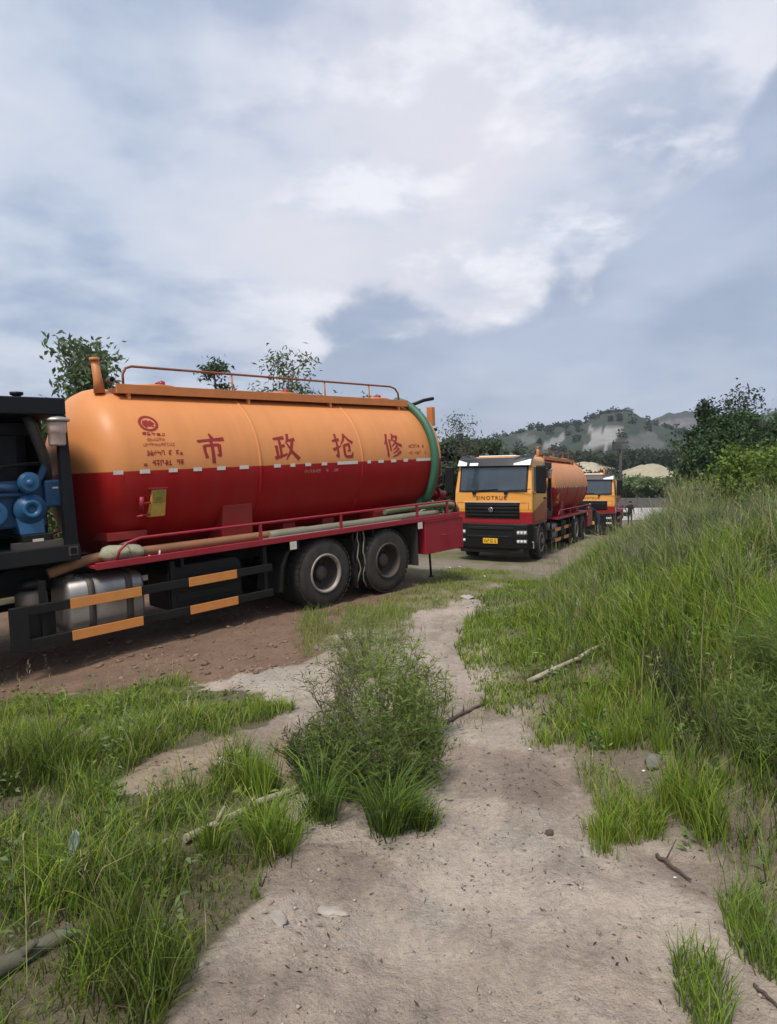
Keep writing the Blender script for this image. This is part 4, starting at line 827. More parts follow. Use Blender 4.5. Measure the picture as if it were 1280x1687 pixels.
def short_grass():
    parts = []
    def zone(N, box, poly, hr, dens, cols, wts, wr=(.003, .006), lo=.0):
        x, y = scatter(N, *box); z, u, v = with_px(x, y); wu = u + (fbm(x * 5, y * 5, 2) - .5) * 40; wv = v + (fbm(x * 5 + 8, y * 5, 2) - .5) * 24
        k = inpoly(wu, wv, poly) & (RNG.random(N) < np.clip((fbm(x * 3, y * 3 + 50, 3) - .33) * 4, lo, 1) * dens); x, y, z = x[k], y[k], z[k]; n = len(x)
        parts.append(blades(np.stack([x, y, z - .008], 1), RNG.uniform(*hr, n), RNG.uniform(*wr, n), RNG.uniform(0, 6.28, n), RNG.uniform(.2, .8, n), palette(n, cols, wts)))
    zone(60000, (-1.2, 3.6, 7.3, 16), POLY_MOSS, (.03, .11), .8, [G_YEL, G_BRIGHT, G_GREY, G_STRAW], [.4, .3, .2, .1], (.006, .012))
    zone(26000, (.8, 2.0, 2.4, 4.2), POLY_ISLE, (.04, .19), 1, [G_BRIGHT, G_MID, G_YEL, G_STRAW], [.45, .25, .2, .1], (.003, .006), .25)
    zone(30000, (.9, 2.6, 2.1, 4.2), [(1100, 1250), (1300, 1230), (1300, 1470), (1190, 1440), (1140, 1400), (1125, 1330)], (.08, .34), .9, [G_BRIGHT, G_MID, G_YEL, G_DARK], [.4, .3, .15, .15], (.003, .006), .12)
    zone(16000, (.4, 1.5, 3.0, 5.2), [(850, 1185), (930, 1195), (1060, 1225), (1080, 1262), (980, 1262), (890, 1230)], (.03, .15), .9, [G_BRIGHT, G_YEL, G_MID, G_STRAW], [.4, .25, .2, .15], (.003, .006), .05)
    zone(22000, (.9, 2.2, 1.6, 3), [(1160, 1470), (1300, 1470), (1300, 1640), (1240, 1610), (1200, 1560)], (.05, .2), .9, [G_BRIGHT, G_MID, G_GREY], [.4, .4, .2])
    zone(16000, (.8, 1.7, 1.5, 2.6), [(1110, 1590), (1180, 1590), (1215, 1660), (1220, 1740), (1150, 1740)], (.06, .18), .5, [G_BRIGHT, G_MID, G_GREY], [.4, .4, .2])
    zone(6000, (.4, 1.6, 3.5, 5), [(828, 1218), (880, 1215), (912, 1225), (905, 1243), (840, 1243)], (.03, .08), 1.2, [G_BRIGHT, G_MID, G_YEL], [.4, .4, .2])
    zone(9000, (-.4, 1.2, 4, 9), [(690, 1140), (800, 1130), (800, 1230), (740, 1260), (700, 1200)], (.03, .09), .45, [G_GREY, G_MID, G_YEL], [.4, .3, .3])
    zone(20000, (-1.6, .5, 5.2, 9.2), [(500, 1010), (600, 985), (680, 1000), (670, 1060), (560, 1100), (490, 1090)], (.05, .22), .8, [G_BRIGHT, G_GREY, G_YEL, G_STRAW], [.35, .3, .2, .15])
    grass_obj('grass', parts, 'short patchy grass in the sand of the path and track')
def stalks():
    x, y = scatter(9000, -4.5, 9, 1.8, 16); z, u, v = with_px(x, y); e = x - foot(y); k = ((e > .5) & (RNG.random(len(x)) < .55)) | (inpoly(u, v, POLY_GRASS_L) & (RNG.random(len(x)) < .12)); x, y, z, e = x[k], y[k], z[k], e[k]; n = len(x)
    h = RNG.uniform(.3, .62, n) * np.where(e > .5, 1.25, .8); B = np.stack([x, y, z], 1); az = RNG.uniform(0, 6.28, n); ln = RNG.uniform(.05, .4, n); c = palette(n, [G_STRAW, (.28, .27, .14), (.25, .19, .13), G_GREY], [.35, .3, .15, .2]); A = blades(B, h, RNG.uniform(.0025, .004, n) * (1 + .05 * y), az, ln, c)
    tip = A[0].reshape(n, 5, 3)[:, 4]; m = 7; T = np.repeat(tip, m, 0) - np.stack([np.zeros(n * m), np.zeros(n * m), np.tile(np.linspace(0, .10, m), n)], 1); H = blades(T, RNG.uniform(.018, .035, n * m), np.full(n * m, .004) * (1 + .05 * np.repeat(y, m)), RNG.uniform(0, 6.28, n * m), RNG.uniform(.4, 1, n * m), np.repeat(c * 1.15, m, 0))
    grass_obj('seed_stalks', [A, H], 'straw coloured seeding stalks standing in the grass')
def broad_weeds():
    x, y = scatter(1500, -4.2, 5.5, 1.9, 8); z, u, v = with_px(x, y); k = (inpoly(u, v, POLY_GRASS_L) & (RNG.random(len(x)) < .75)) | ((x - foot(y) > .1) & (x - foot(y) < 2.6) & (RNG.random(len(x)) < .6)); P = np.stack([x, y, z], 1)[k]; n = len(P); m = 16; hh = RNG.uniform(.05, .26, n); a = RNG.uniform(0, 6.28, (n, m)); t = RNG.random((n, m)); C = P[:, None] + np.stack([np.cos(a) * .02, np.sin(a) * .02, t * hh[:, None]], -1); D = np.stack([np.cos(a), np.sin(a), RNG.uniform(-.1, .8, (n, m))], -1)
    c = np.repeat(palette(n, [(.12, .19, .04), (.20, .27, .05), (.09, .14, .05), (.16, .20, .09)], [.3, .3, .2, .2]), m, 0) * RNG.uniform(.8, 1.2, (n * m, 1)); o = leaf_mesh('broadleaf_weeds', C.reshape(-1, 3), D.reshape(-1, 3), RNG.uniform(.022, .06, n * m), RNG.uniform(.009, .024, n * m), c, M_LEAF, None, .15); tag(o, 'small broad-leaved weeds mixed into the grass', None, None, 'stuff')
def side_grass():
    parts = []
    for N, box, test in ((70000, (.8, 11, -2, 12), lambda x, y, u: (x - foot(y) > .35) & ((u > 1380) | (y < 2.0))), (60000, (-9.5, -.9, -2, 7.5), lambda x, y, u: ((u < -40) | (y < 1.5)) & ((x - T1_O[0]) * math.cos(T1_AZ) - (y - T1_O[1]) * math.sin(T1_AZ) > 2.3))):
        x, y = scatter(N, *box); z = gz(x, y); u = np.where(y > .3, CX + F * x / np.maximum(y, .3), np.sign(x) * 1e4); cl = fbm(x * 2 + 25, y * 2, 3); k = test(x, y, u) & (RNG.random(N) < np.clip((cl - .25) * 3.5, .2, 1)); x, y, z, cl = x[k], y[k], z[k], cl[k]; n = len(x)
        parts.append(blades(np.stack([x, y, z - .01], 1), (.12 + .5 * np.clip(cl - .3, 0, .5)) * RNG.uniform(.4, 1.3, n), RNG.uniform(.007, .013, n), RNG.uniform(0, 2 * np.pi, n), RNG.uniform(.15, .9, n), palette(n, [G_BRIGHT, G_MID, G_GREY, G_YEL, G_STRAW], [.4, .25, .2, .1, .05], .25)))
    grass_obj('grass', parts, 'rough grass going on beyond both sides of the picture')
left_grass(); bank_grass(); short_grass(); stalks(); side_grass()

def leaf_mesh(name, C, D, l, w, col, m=M_LEAF, parent=None, droop=.0):
    """one small folded leaf per point: C centres, D directions"""
    n = len(C); D = D / np.linalg.norm(D, axis=1, keepdims=True); rnd = RNG.normal(size=(n, 3)); S = np.cross(D, rnd); S /= np.linalg.norm(S, axis=1, keepdims=True) + 1e-9; Nn = np.cross(S, D)
    l = np.broadcast_to(l, n)[:, None]; w = np.broadcast_to(w, n)[:, None]
    a = C; t = C + D * l - np.array([0, 0, 1.]) * l * droop; mid = C + D * l * .45 + Nn * w * .18
    V = np.stack([a, mid + S * w * .5, t, mid - S * w * .5], 1).reshape(-1, 3); o = (np.arange(n) * 4)[:, None]
    f = np.concatenate([o + np.array([[0, 1, 2]]), o + np.array([[0, 2, 3]])]); me = np_mesh(name, V, f, np.repeat(col, 4, 0)); return obj(name, me, m, parent)
broad_weeds()
def limb(mb, a, b, r0, r1, bend, k=5, rd=random):
    a = Vector(a); b = Vector(b); pts = []; off = Vector((rd.uniform(-1, 1), rd.uniform(-1, 1), rd.uniform(-.3, .6))) * bend
    for i in range(k + 1):
        t = i / k; pts.append(a.lerp(b, t) + off * math.sin(math.pi * t))
    mb.tube(pts, [r0 + (r1 - r0) * i / k for i in range(k + 1)], 6); return pts
def tree(name, label, cat, u, d, top_v, width, seed, leaf=(.13, .05), nl=14, per=26, cols=((.05, .085, .03), (.085, .13, .04)), open_=.35, group=None, depth=None, zb=None, droop=.25, low=.35, tips=3):
    """tapered trunk, limbs with twigs, a leaf at each of many places along the twigs"""
    rd = random.Random(seed); x = (u - CX) / F * d; y = d; z0 = g1(x, y) if zb is None else zb; H = EYE + (CY - top_v) / F * d - z0
    root = empty(name, label, cat, group, (x, y, z0)); mb = MB(); r0 = .018 * H + .01; twig = []
    tr = limb(mb, (0, 0, -.05), (rd.uniform(-.1, .1) * H * .3, rd.uniform(-.1, .1) * H * .3, H * .93), r0, r0 * .15, .05 * H, 8, rd); twig += tr[-3:]
    for i in range(nl):
        t = low + (1 - low) * (i + rd.random()) / nl; p = tr[min(int(t * 8), 7)].lerp(tr[min(int(t * 8) + 1, 8)], t * 8 % 1); a = i * 2.4 + rd.random(); L_ = width * .5 * (1.15 - abs(t - .55) * (1.0 if t < .55 else 1.5)) * rd.uniform(.6, 1.15)
        e = p + Vector((math.cos(a) * L_, math.sin(a) * L_ * (depth or 1), L_ * rd.uniform(.15, .75))); e.z = min(e.z, H * 1.0); lp = limb(mb, p, e, r0 * .35 * (1 - t * .6), r0 * .07, L_ * .12, 4, rd); twig += lp[2:]
        for j in range(tips):
            q = lp[rd.choice((2, 3, 4))]; e2 = q + Vector((rd.gauss(0, 1), rd.gauss(0, 1), rd.gauss(.45, .6))) * L_ * .32; e2.z = min(e2.z, H * 1.02); twig += limb(mb, q, e2, r0 * .09, r0 * .04, L_ * .05, 2, rd)
    obj('trunk', mb, M_BARK, root); tw = np.array([tuple(p) for p in twig]); n = len(tw) * per; k = RNG.integers(0, len(tw), n); sp = .10 * width * (.5 + open_)
    gap = RNG.random(len(tw)) > open_ * .5; k = k[gap[k]]; n = len(k)
    C = tw[k] + RNG.normal(size=(n, 3)) * sp * np.array([1, 1, .9]); D = RNG.normal(size=(n, 3)) + np.array([0, 0, -droop]); c0 = np.array(cols[0]); c1 = np.array(cols[1]); tone = (RNG.random(len(tw))[k] * .6 + RNG.random(n) * .4)[:, None]
    leaf_mesh('crown', C, D, leaf[0] * RNG.uniform(.6, 1.2, n), leaf[1] * RNG.uniform(.7, 1.2, n), c0 + (c1 - c0) * tone, M_LEAF, root, droop * .3); return root
TB = 'young trees behind the near lorry'
tree('young_tree', 'leafy young tree above the front end of the near tank', 'tree', 150, 14, 556, 1.9, 3, (.19, .08), 18, 22, ((.07, .105, .055), (.16, .21, .10)), .45, TB, low=.3)
tree('young_tree', 'small dark treetop above the tank, behind its top railing', 'tree', 346, 15, 570, 1.1, 5, (.14, .05), 11, 20, ((.05, .07, .04), (.10, .135, .065)), .45, TB)
tree('young_tree', 'treetop with narrow leaves over the middle of the near tank', 'tree', 488, 16, 578, 1.8, 8, (.16, .045), 14, 20, ((.065, .095, .045), (.14, .18, .08)), .45, TB)
tree('young_tree', 'low twiggy treetop just showing above the rear of the near tank', 'tree', 600, 17.5, 632, 1.2, 9, (.12, .04), 9, 14, ((.04, .055, .035), (.07, .09, .05)), .5, TB)
tree('thin_tree', 'thin sparse tree rising left of the middle lorry cab', 'tree', 757, 25, 678, 2.0, 12, (.16, .05), 10, 10, ((.06, .075, .06), (.11, .13, .09)), .7, None, low=.5)
TH = 'thicket behind the middle lorry'
for i, (u, d, v, w, lab) in enumerate(((742, 30, 728, 2.4, 'dark bushy tree directly behind the rear of the near tank'), (775, 33, 724, 2.6, 'dark bushy tree behind the left edge of the middle cab'), (812, 38, 732, 2.8, 'dark bushy tree behind the middle of the yellow cab'), (852, 44, 744, 3.0, 'far dark bushy tree behind the right side of the yellow cab'))):
    tree('bushy_tree', lab, 'tree', u, d, v, w, 30 + i, (.26, .13), 22, 34, ((.04, .06, .035), (.09, .125, .055)), .15, TH, low=.12)
SH = 'shrubs along the far side of the near lorry'
for i, (u, d, v, w, lab) in enumerate(((60, 11.5, 690, 2.0, 'green shrub behind the black engine housing'), (128, 12.6, 700, 2.0, 'green shrub showing between engine housing and tank'))):
    tree('shrub', lab, 'shrub', u, d, v, w, 50 + i, (.13, .05), 18, 30, ((.05, .085, .025), (.12, .17, .045)), .15, SH, low=.05)
tree('dark_tree', 'large dense dark green tree on the bank at right', 'tree', 1203, 22, 694, 2.3, 71, (.17, .075), 46, 60, ((.045, .08, .036), (.10, .155, .065)), .10, None, low=.06, tips=4)
tree('slim_tree', 'slim treetop at the left edge of the big dark tree', 'tree', 1161, 22.5, 648, 1.0, 74, (.18, .08), 12, 18, ((.035, .055, .033), (.07, .10, .05)), .4, None, low=.3)
tree('slim_tree', 'tall twiggy treetop rising out of the big dark tree', 'tree', 1214, 22.8, 641, 1.9, 77, (.16, .07), 13, 12, ((.03, .045, .03), (.065, .085, .05)), .6, None, low=.45)
tree('slim_tree', 'low dark treetop right of the big dark tree', 'tree', 1262, 24, 700, 1.9, 79, (.18, .08), 16, 34, ((.04, .065, .033), (.08, .12, .055)), .2, None, low=.1)
LG = 'light green shrubs on the bank crest'
for i, (u, d, v, w, lab) in enumerate(((1216, 9.6, 744, .75, 'light green broad-leaved shrub in front of the big dark tree'), (1280, 8.8, 752, 1.0, 'bright green shrub at the right edge on the bank'))):
    tree('leafy_shrub', lab, 'shrub', u, d, v, w, 90 + i, (.075, .04), 16, 16, ((.085, .135, .025), (.19, .26, .05)), .5, LG, low=.08)

def weed(label, u, v, h, spread, seed, ns=16, per=60, cols=((.05, .085, .022), (.11, .165, .035)), ll=.045, lw=.006, lean=(0, 0), name='bushy_weed', cat='weed'):
    """many thin stems from one root, each with side twigs and narrow leaves"""
    rd = random.Random(seed); x, y, z = ground_at(u, v); root = empty(name, label, cat, 'weeds growing at the middle of the path', (x, y, z)); mb = MB(); tw = []
    for i in range(ns):
        a = rd.uniform(0, 6.283); r = spread * math.sqrt(rd.random()); hh = h * rd.uniform(.6, 1.05) * (1 - .35 * r / spread)
        p = limb(mb, (math.cos(a) * r * .35, math.sin(a) * r * .35, -.02), (math.cos(a) * r + lean[0] * hh, math.sin(a) * r + lean[1] * hh, hh), .0045, .0015, .05, 6, rd)
        for q in p[1:]:
            tw.append(q)
            for _ in range(3):
                e = q + Vector((rd.gauss(0, 1), rd.gauss(0, 1), rd.gauss(.8, .5))) * (.07 * h + .02)
                if e.z < .01: continue
                tw += limb(mb, q, e, .0016, .0008, .005, 2, rd)[1:]
    obj('stems', mb, M_STEM, root)['kind'] = 'stuff'; T = np.array([tuple(p) for p in tw]); T = T[T[:, 2] > .01]; n = ns * per; k = RNG.integers(0, len(T), n); C = T[k] + RNG.normal(size=(n, 3)) * .012; C[:, 2] = np.maximum(C[:, 2], .004)
    D = RNG.normal(size=(n, 3)) * np.array([1, 1, .6]) + np.array([0, 0, .55]); c0, c1 = np.array(cols[0]), np.array(cols[1]); t = (RNG.random(len(T))[k] * .5 + RNG.random(n) * .5)[:, None]
    big_ = np.minimum(RNG.lognormal(-.05, .32, n), 1.6); o = leaf_mesh('foliage', C, D, ll * RNG.uniform(.5, 1.3, n) * big_, lw * RNG.uniform(.7, 1.4, n) * big_, c0 + (c1 - c0) * t, M_GRASS, root); o['kind'] = 'stuff'; return root
weed('dark bushy weed at the left of the clump in the path', 562, 1310, .46, .18, 1, 22, 150, ((.065, .10, .022), (.155, .21, .04)))
weed('low dark weed spreading at the left foot of the clump', 525, 1292, .34, .20, 11, 22, 170, ((.045, .07, .022), (.09, .13, .03)))
weed('dark bushy weed in the middle front of the path clump', 625, 1322, .46, .17, 2, 22, 150, ((.065, .10, .022), (.155, .21, .04)))
weed('dark bushy weed at the right of the path clump', 685, 1295, .44, .15, 3, 20, 140, ((.065, .10, .022), (.16, .22, .04)))
weed('bright feathery weed standing tallest in the path clump', 640, 1225, .80, .30, 4, 26, 150, ((.12, .185, .035), (.25, .34, .06)))
weed('feathery weed right behind the dark front weeds', 690, 1225, .55, .20, 5, 20, 130, ((.12, .18, .036), (.24, .32, .06)))
weed('brownish twiggy weed leaning left out of the clump', 572, 1210, .60, .24, 6, 18, 60, ((.10, .10, .04), (.18, .19, .06)), lean=(-.25, 0))
weed('pale green weed at the back of the clump beside the wheel', 610, 1110, .62, .38, 7, 26, 100, ((.13, .175, .05), (.25, .30, .09)))
for i, (u, v, h, s, lab) in enumerate(((1262, 1240, .42, .26, 'soft feathery green plant low on the bank at right'), (1310, 1150, .5, .3, 'soft feathery green plant at the right picture edge'))):
    p = weed(lab, u, v, h, s, 60 + i, 34, 190, ((.11, .17, .03), (.20, .28, .06)), .06, .0035); p['group'] = 'feathery plants on the bank'
def tuft(label, u, v, n, h, w, spread, cols, wts, group=None, lean=(.35, .95)):
    x, y, z = ground_at(u, v); a = RNG.uniform(0, 6.283, n); m_ = 6; cx_ = RNG.normal(0, spread * .75, m_); cy_ = RNG.normal(0, spread * .55, m_); hs_ = RNG.uniform(.45, 1.1, m_); k_ = RNG.integers(0, m_, n); rr = np.abs(RNG.normal(0, spread * .28, n)); bx = cx_[k_] + np.cos(a) * rr; by = cy_[k_] + np.sin(a) * rr; h = h * hs_[k_]
    B = np.stack([bx, by, gz(x + bx, y + by) - z - .01], 1); root = empty('grass_tuft', label, 'grass', group, (x, y, z)); V, q, t, c = blades(B, h * RNG.uniform(.3, 1.2, n), w * RNG.uniform(.6, 1.2, n), a + RNG.normal(0, .7, n), RNG.uniform(*lean, n), palette(n, cols, wts)); o = obj('blades', np_mesh('blades', V, [q, t], c), M_GRASS, root); o['kind'] = 'stuff'; return root
tuft('long-bladed grass tuft at the foot of the weed clump in the path', 625, 1362, 1300, .36, .006, .15, [G_MID, G_BRIGHT, G_DARK, (.10, .17, .06)], [.35, .25, .2, .2])
tuft('arching grass tuft at the right edge of the left grass', 410, 1400, 700, .30, .006, .16, [G_BRIGHT, G_MID, G_YEL], [.45, .4, .15])
tuft('upright bright grass tuft beside the pale stick on the left', 425, 1300, 500, .26, .006, .10, [G_BRIGHT, G_MID], [.6, .4], None, (.1, .5))
for i, (u, v, h, lab) in enumerate(((990, 1190, .26, 'yellow-green grass tuft just below the fallen branch'), (1060, 1225, .30, 'bright grass tuft at the foot of the bank'), (1150, 1330, .30, 'bright grass tuft at the edge of the dark hollow'), (1010, 1385, .14, 'low grass tuft at the right side of the path'))):
    tuft(lab, u, v, 520, h, .005, .15, [G_BRIGHT, G_YEL, G_MID], [.55, .2, .25], 'grass tufts at the foot of the bank', (.1, .6))

# ------------------------------------------------------------------ distance: hills, field, wall, yard road
HILLS = []
def hill(name, dist, depth, crest, seed, rocks, veg=(.042, .052, .038), rock=(.25, .24, .23), half=None):
    us = np.array([c[0] for c in crest], float); vs_ = np.array([c[1] for c in crest], float); n = 170; m = 46
    U = np.linspace(us[0], us[-1], n); X = (U - CX) / F * dist; H = EYE + (CY - np.interp(U, us, vs_)) / F * dist
    T = np.linspace(0, 1.7, m); gx = np.broadcast_to(X, (m, n)); gy = dist - depth + T[:, None] * depth + 0 * gx
    s = np.where(T < 1, np.sin(T * np.pi / 2) ** 1.15, np.cos((T - 1) / .7 * np.pi / 2))[:, None]
    base = 5.0; z = base - 12 + (H[None] - base + 12) * s; z = z + (fbm(gx * .03 + seed, gy * .03, 5) - .5) * 14 * s * (1 - np.exp(-((T[:, None] - 1) / .25) ** 2) * .8) + (fbm(gx * .2 + seed, gy * .2, 3) - .5) * 2.0
    gx = gx * (gy / dist)                                 # keep the shoulders spreading away from the viewer's valley
    u = CX + F * gx / gy; v = CY - F * (z - EYE) / gy; wu = u + (fbm(gx * .12, z * .12, 3) - .5) * 16; wv = v + (fbm(gx * .12 + 7, z * .12, 3) - .5) * 10
    c = np.broadcast_to(np.array(veg), gx.shape + (3,)) * (.75 + .5 * fbm(gx * .06, gy * .06, 4))[..., None]; rk = np.zeros(gx.shape)
    for poly, k in rocks: rk = np.maximum(rk, inpoly(wu, wv, poly) * k)
    c = c * (1 - rk[..., None]) + np.array(rock) * (.8 + .4 * fbm(gx * .15, z * .5, 3))[..., None] * rk[..., None]
    i = np.arange(n * m).reshape(m, n); q = np.stack([i[:-1, :-1], i[:-1, 1:], i[1:, 1:], i[1:, :-1]], -1).reshape(-1, 4)
    o = obj(name, np_mesh(name, np.stack([gx, gy, z], -1).reshape(-1, 3), q, c.reshape(-1, 3), True), mat('hillside', (1, 1, 1), .95, var=.25, scale=.12, attr='Col', spec=.1)); o['kind'] = 'structure'
    HILLS.append((gx, gy, z, rk)); return o
hill('hill', 430, 210, [(560, 760), (700, 748), (770, 738), (822, 727), (852, 719), (880, 711), (905, 709), (930, 706), (950, 700), (972, 692), (990, 686), (1015, 684), (1045, 688), (1058, 697), (1080, 706), (1130, 722), (1200, 745), (1300, 770)], 2.0,
     [([(972, 703), (1024, 706), (1020, 722), (1003, 738), (962, 739), (975, 722)], .95), ([(896, 730), (940, 708), (930, 722), (915, 742), (895, 745)], .75), ([(1036, 720), (1075, 712), (1100, 730), (1060, 760), (1035, 755)], .25), ([(855, 722), (875, 716), (890, 726), (862, 736)], .3)])
hill('hill', 620, 230, [(960, 730), (1030, 712), (1060, 698), (1085, 691), (1103, 683), (1112, 685), (1126, 681), (1150, 683), (1175, 684), (1200, 690), (1235, 696), (1300, 705), (1400, 720)], 5.0,
     [([(1020, 780), (1062, 698), (1110, 690), (1180, 688), (1190, 740), (1120, 760)], .75)], (.06, .066, .06), (.15, .14, .14))
hill('hill', 520, 180, [(1205, 720), (1235, 700), (1258, 688), (1275, 681), (1330, 672), (1420, 668), (1600, 690)], 9.0, [([(1262, 692), (1330, 690), (1330, 704), (1262, 700)], .8)], (.04, .058, .04))
hill('hill', 560, 200, [(-900, 742), (-500, 736), (-100, 738), (200, 742), (450, 748), (640, 745), (760, 742), (840, 748)], 14.0, [], (.04, .058, .04))
def woodland():
    Cs, cs = [], []
    for (gx, gy, z, rk), n, s in ((HILLS[0], 300, 3.6), (HILLS[2], 110, 3.6), (HILLS[3], 300, 4.0)):
        m, nn = gx.shape; cr = int(m / 1.7); i = np.where(RNG.random(n) < .62, RNG.integers(cr - 2, cr + 1, n), RNG.integers(int(cr * .3), cr, n)); j = RNG.integers(0, nn, n); ok = rk[i, j] < .3; i, j = i[ok], j[ok]
        P = np.stack([gx[i, j], gy[i, j], z[i, j]], 1); k = 46; hh = RNG.uniform(1.2, 3.2, len(P))
        D = RNG.normal(size=(len(P), k, 3)); D /= np.linalg.norm(D, axis=2, keepdims=True); D *= RNG.random((len(P), k, 1)) ** .4
        C = P[:, None] + D * hh[:, None, None] * np.array([1, 1, 1.0]) + np.array([0, 0, 1.]) * hh[:, None, None] * .7; Cs.append(C.reshape(-1, 3)); t = RNG.uniform(.7, 1.3, (len(P), 1, 1)) * RNG.uniform(.8, 1.2, (len(P), k, 1)); cs.append((np.array([.04, .052, .034]) * t).reshape(-1, 3))
    C = np.concatenate(Cs); o = leaf_mesh('woodland', C, RNG.normal(size=(len(C), 3)), 1.5, 1.2, np.concatenate(cs)); tag(o, 'dark trees scattered over the far hills', None, None, 'stuff')
woodland()
def strip(name, corners, m, lift, n=24, k=8):
    """sheet draped a little above the ground between four map corners"""
    a, b, c, d = [np.array(p, float) for p in corners]; s = np.linspace(0, 1, n)[None, :, None]; t = np.linspace(0, 1, k)[:, None, None]; p = (a * (1 - s) + b * s) * (1 - t) + (d * (1 - s) + c * s) * t
    z = gz(p[..., 0], p[..., 1], False) + lift; V = np.concatenate([p, z[..., None]], -1).reshape(-1, 3); i = np.arange(n * k).reshape(k, n); o = obj(name, np_mesh(name, V, np.stack([i[:-1, :-1], i[:-1, 1:], i[1:, 1:], i[1:, :-1]], -1).reshape(-1, 4), None, True), m); o['kind'] = 'structure'; return o
M_CONC = mat('pale_concrete', (.40, .37, .36), .9, var=.15, scale=.8, dirt=(.3, .25, .2), dirt_amt=.4)
strip('road', ((4, 50), (34, 50.5), (38, 61.0), (4, 60.5)), M_CONC, .05)
def wall():
    root = empty('boundary_wall', 'low dark grey wall across the end of the track', 'wall', None, (20, 61, g1(20, 61))); z0 = root.location.z; k = 0
    for x in np.arange(-14, 8, 2.0):
        zz = g1(20 + x + 1, 61) - z0; p = MB(); p.box(x, x + 1.98, 0, .2, zz - .3, zz + .95 + .04 * math.sin(k)); obj('wall_panel', p, mat('dark_concrete', (.085, .082, .085), .85, var=.2, scale=2, dirt=(.14, .12, .1), dirt_amt=.5), root); q = MB(); q.box(x - .12, x + .12, -.05, .25, zz - .3, zz + 1.02); obj('pier', q, MATS['dark_concrete'], root); k += 1
wall()
def utility_pole():
    d = 64; x = (1022 - CX) / F * d; z0 = g1(x, d); top = EYE + (CY - 722) / F * d - z0
    r = empty('utility_pole', 'dark utility pole with crossarm and box standing beyond the lorries', 'utility pole', None, (x, d, z0))
    p = MB(); p.tube([(0, 0, -.2), (.05, 0, top)], [.19, .12], 10); obj('pole', p, mat('old_pole', (.05, .048, .047), .85, var=.3), r)
    c = MB(); c.box(-.8, .8, -.06, .06, top - .5, top - .38); obj('crossarm', c, MATS['old_pole'], r); b = MB(); b.box(-.75, -.05, -.3, .3, top - 1.15, top - .35); obj('transformer_box', b, MATS['old_pole'], r, .03)
    for xx in (-.7, 0, .7):
        i = MB(); i.lathe([(0, .05), (.1, .07), (.2, .04)], (xx, 0, top - .38), 2, 8); obj('insulator', i, M_GREY, r)
utility_pole()
def mound(label, u, v, d, w, h, seed, colr):
    x = (u - CX) / F * d; n = 28; t = np.linspace(-1, 1, n); gx, gy = np.meshgrid(t, t); r = np.hypot(gx, gy); z = h * np.clip(1 - r ** 1.7, 0, 1) * (.7 + .6 * fbm(gx * 2 + seed, gy * 2, 4)) - .3
    V = np.stack([gx * w / 2, gy * w / 2, z], -1).reshape(-1, 3); i = np.arange(n * n).reshape(n, n); o = obj('soil_mound', np_mesh('soil_mound', V, np.stack([i[:-1, :-1], i[:-1, 1:], i[1:, 1:], i[1:, :-1]], -1).reshape(-1, 4), None, True), mat('tan_soil' + str(seed), colr, .95, var=.2, scale=.9, bump=.5, bscale=3, dirt=(.16, .17, .08), dirt_amt=.45)); o.location = (x, d, g1(x, d)); tag(o, label, 'mound', 'spoil heaps beyond the wall')
mound('pale tan soil heap beyond the roof of the farthest lorry', 975, 775, 150, 16, 3.6, 1, (.42, .36, .27)); mound('tan soil heap right of the utility pole', 1066, 775, 140, 15, 3.4, 2, (.38, .32, .23)); mound('low tan soil heap near the big dark tree', 1100, 785, 125, 9, 2.2, 3, (.36, .31, .22)); mound('grassy hump in the field behind the wall', 1040, 795, 100, 12, 2.0, 4, (.16, .19, .08))
FH = 'field bushes behind the dark wall'
for i, (u, d, v, w, lab) in enumerate(((1045, 85, 793, 5.5, 'pale green bush in the field right of the pole'), (1078, 80, 796, 5, 'pale green bush near the middle of the field'), (1110, 76, 794, 4.5, 'pale green bush beside the big dark tree'), (1005, 96, 779, 4.5, 'dark bush behind the farthest lorry roof'), (930, 110, 768, 6, 'dark tree beyond the middle lorry tank'), (1000, 150, 755, 9, 'dark tree in front of the quarry hill'), (960, 160, 752, 9, 'dark tree on the slope below the quarry'), (1060, 170, 748, 10, 'grey green tree below the right hill'), (1095, 160, 752, 10, 'grey green tree at the foot of the far ridge'), (890, 140, 758, 8, 'dark tree between the yellow cab and the hill'))):
    pale = i < 3; tree('field_bush', lab, 'bush', u, d, v, w, 120 + i, (.5, .3) if d < 120 else (.9, .6), 16, 24, ((.10, .14, .05), (.19, .23, .10)) if pale else ((.03, .045, .025), (.07, .09, .045)), .1, FH, low=.05)
def reeds():
    x, y = scatter(2600, 6.0, 9.0, 13, 17); z, u, v = with_px(x, y); k = (u > 1105) & (u < 1190); x, y, z = x[k], y[k], z[k]; n = len(x)
    grass_obj('reeds', [blades(np.stack([x, y, z], 1), RNG.uniform(.7, 1.25, n), RNG.uniform(.02, .04, n), RNG.uniform(0, 6.28, n), RNG.uniform(.05, .45, n), palette(n, [G_GREY, (.24, .23, .12), (.24, .17, .13), G_MID], [.35, .3, .2, .15]))], 'tall pinkish seeding reeds in front of the big dark tree')
reeds()

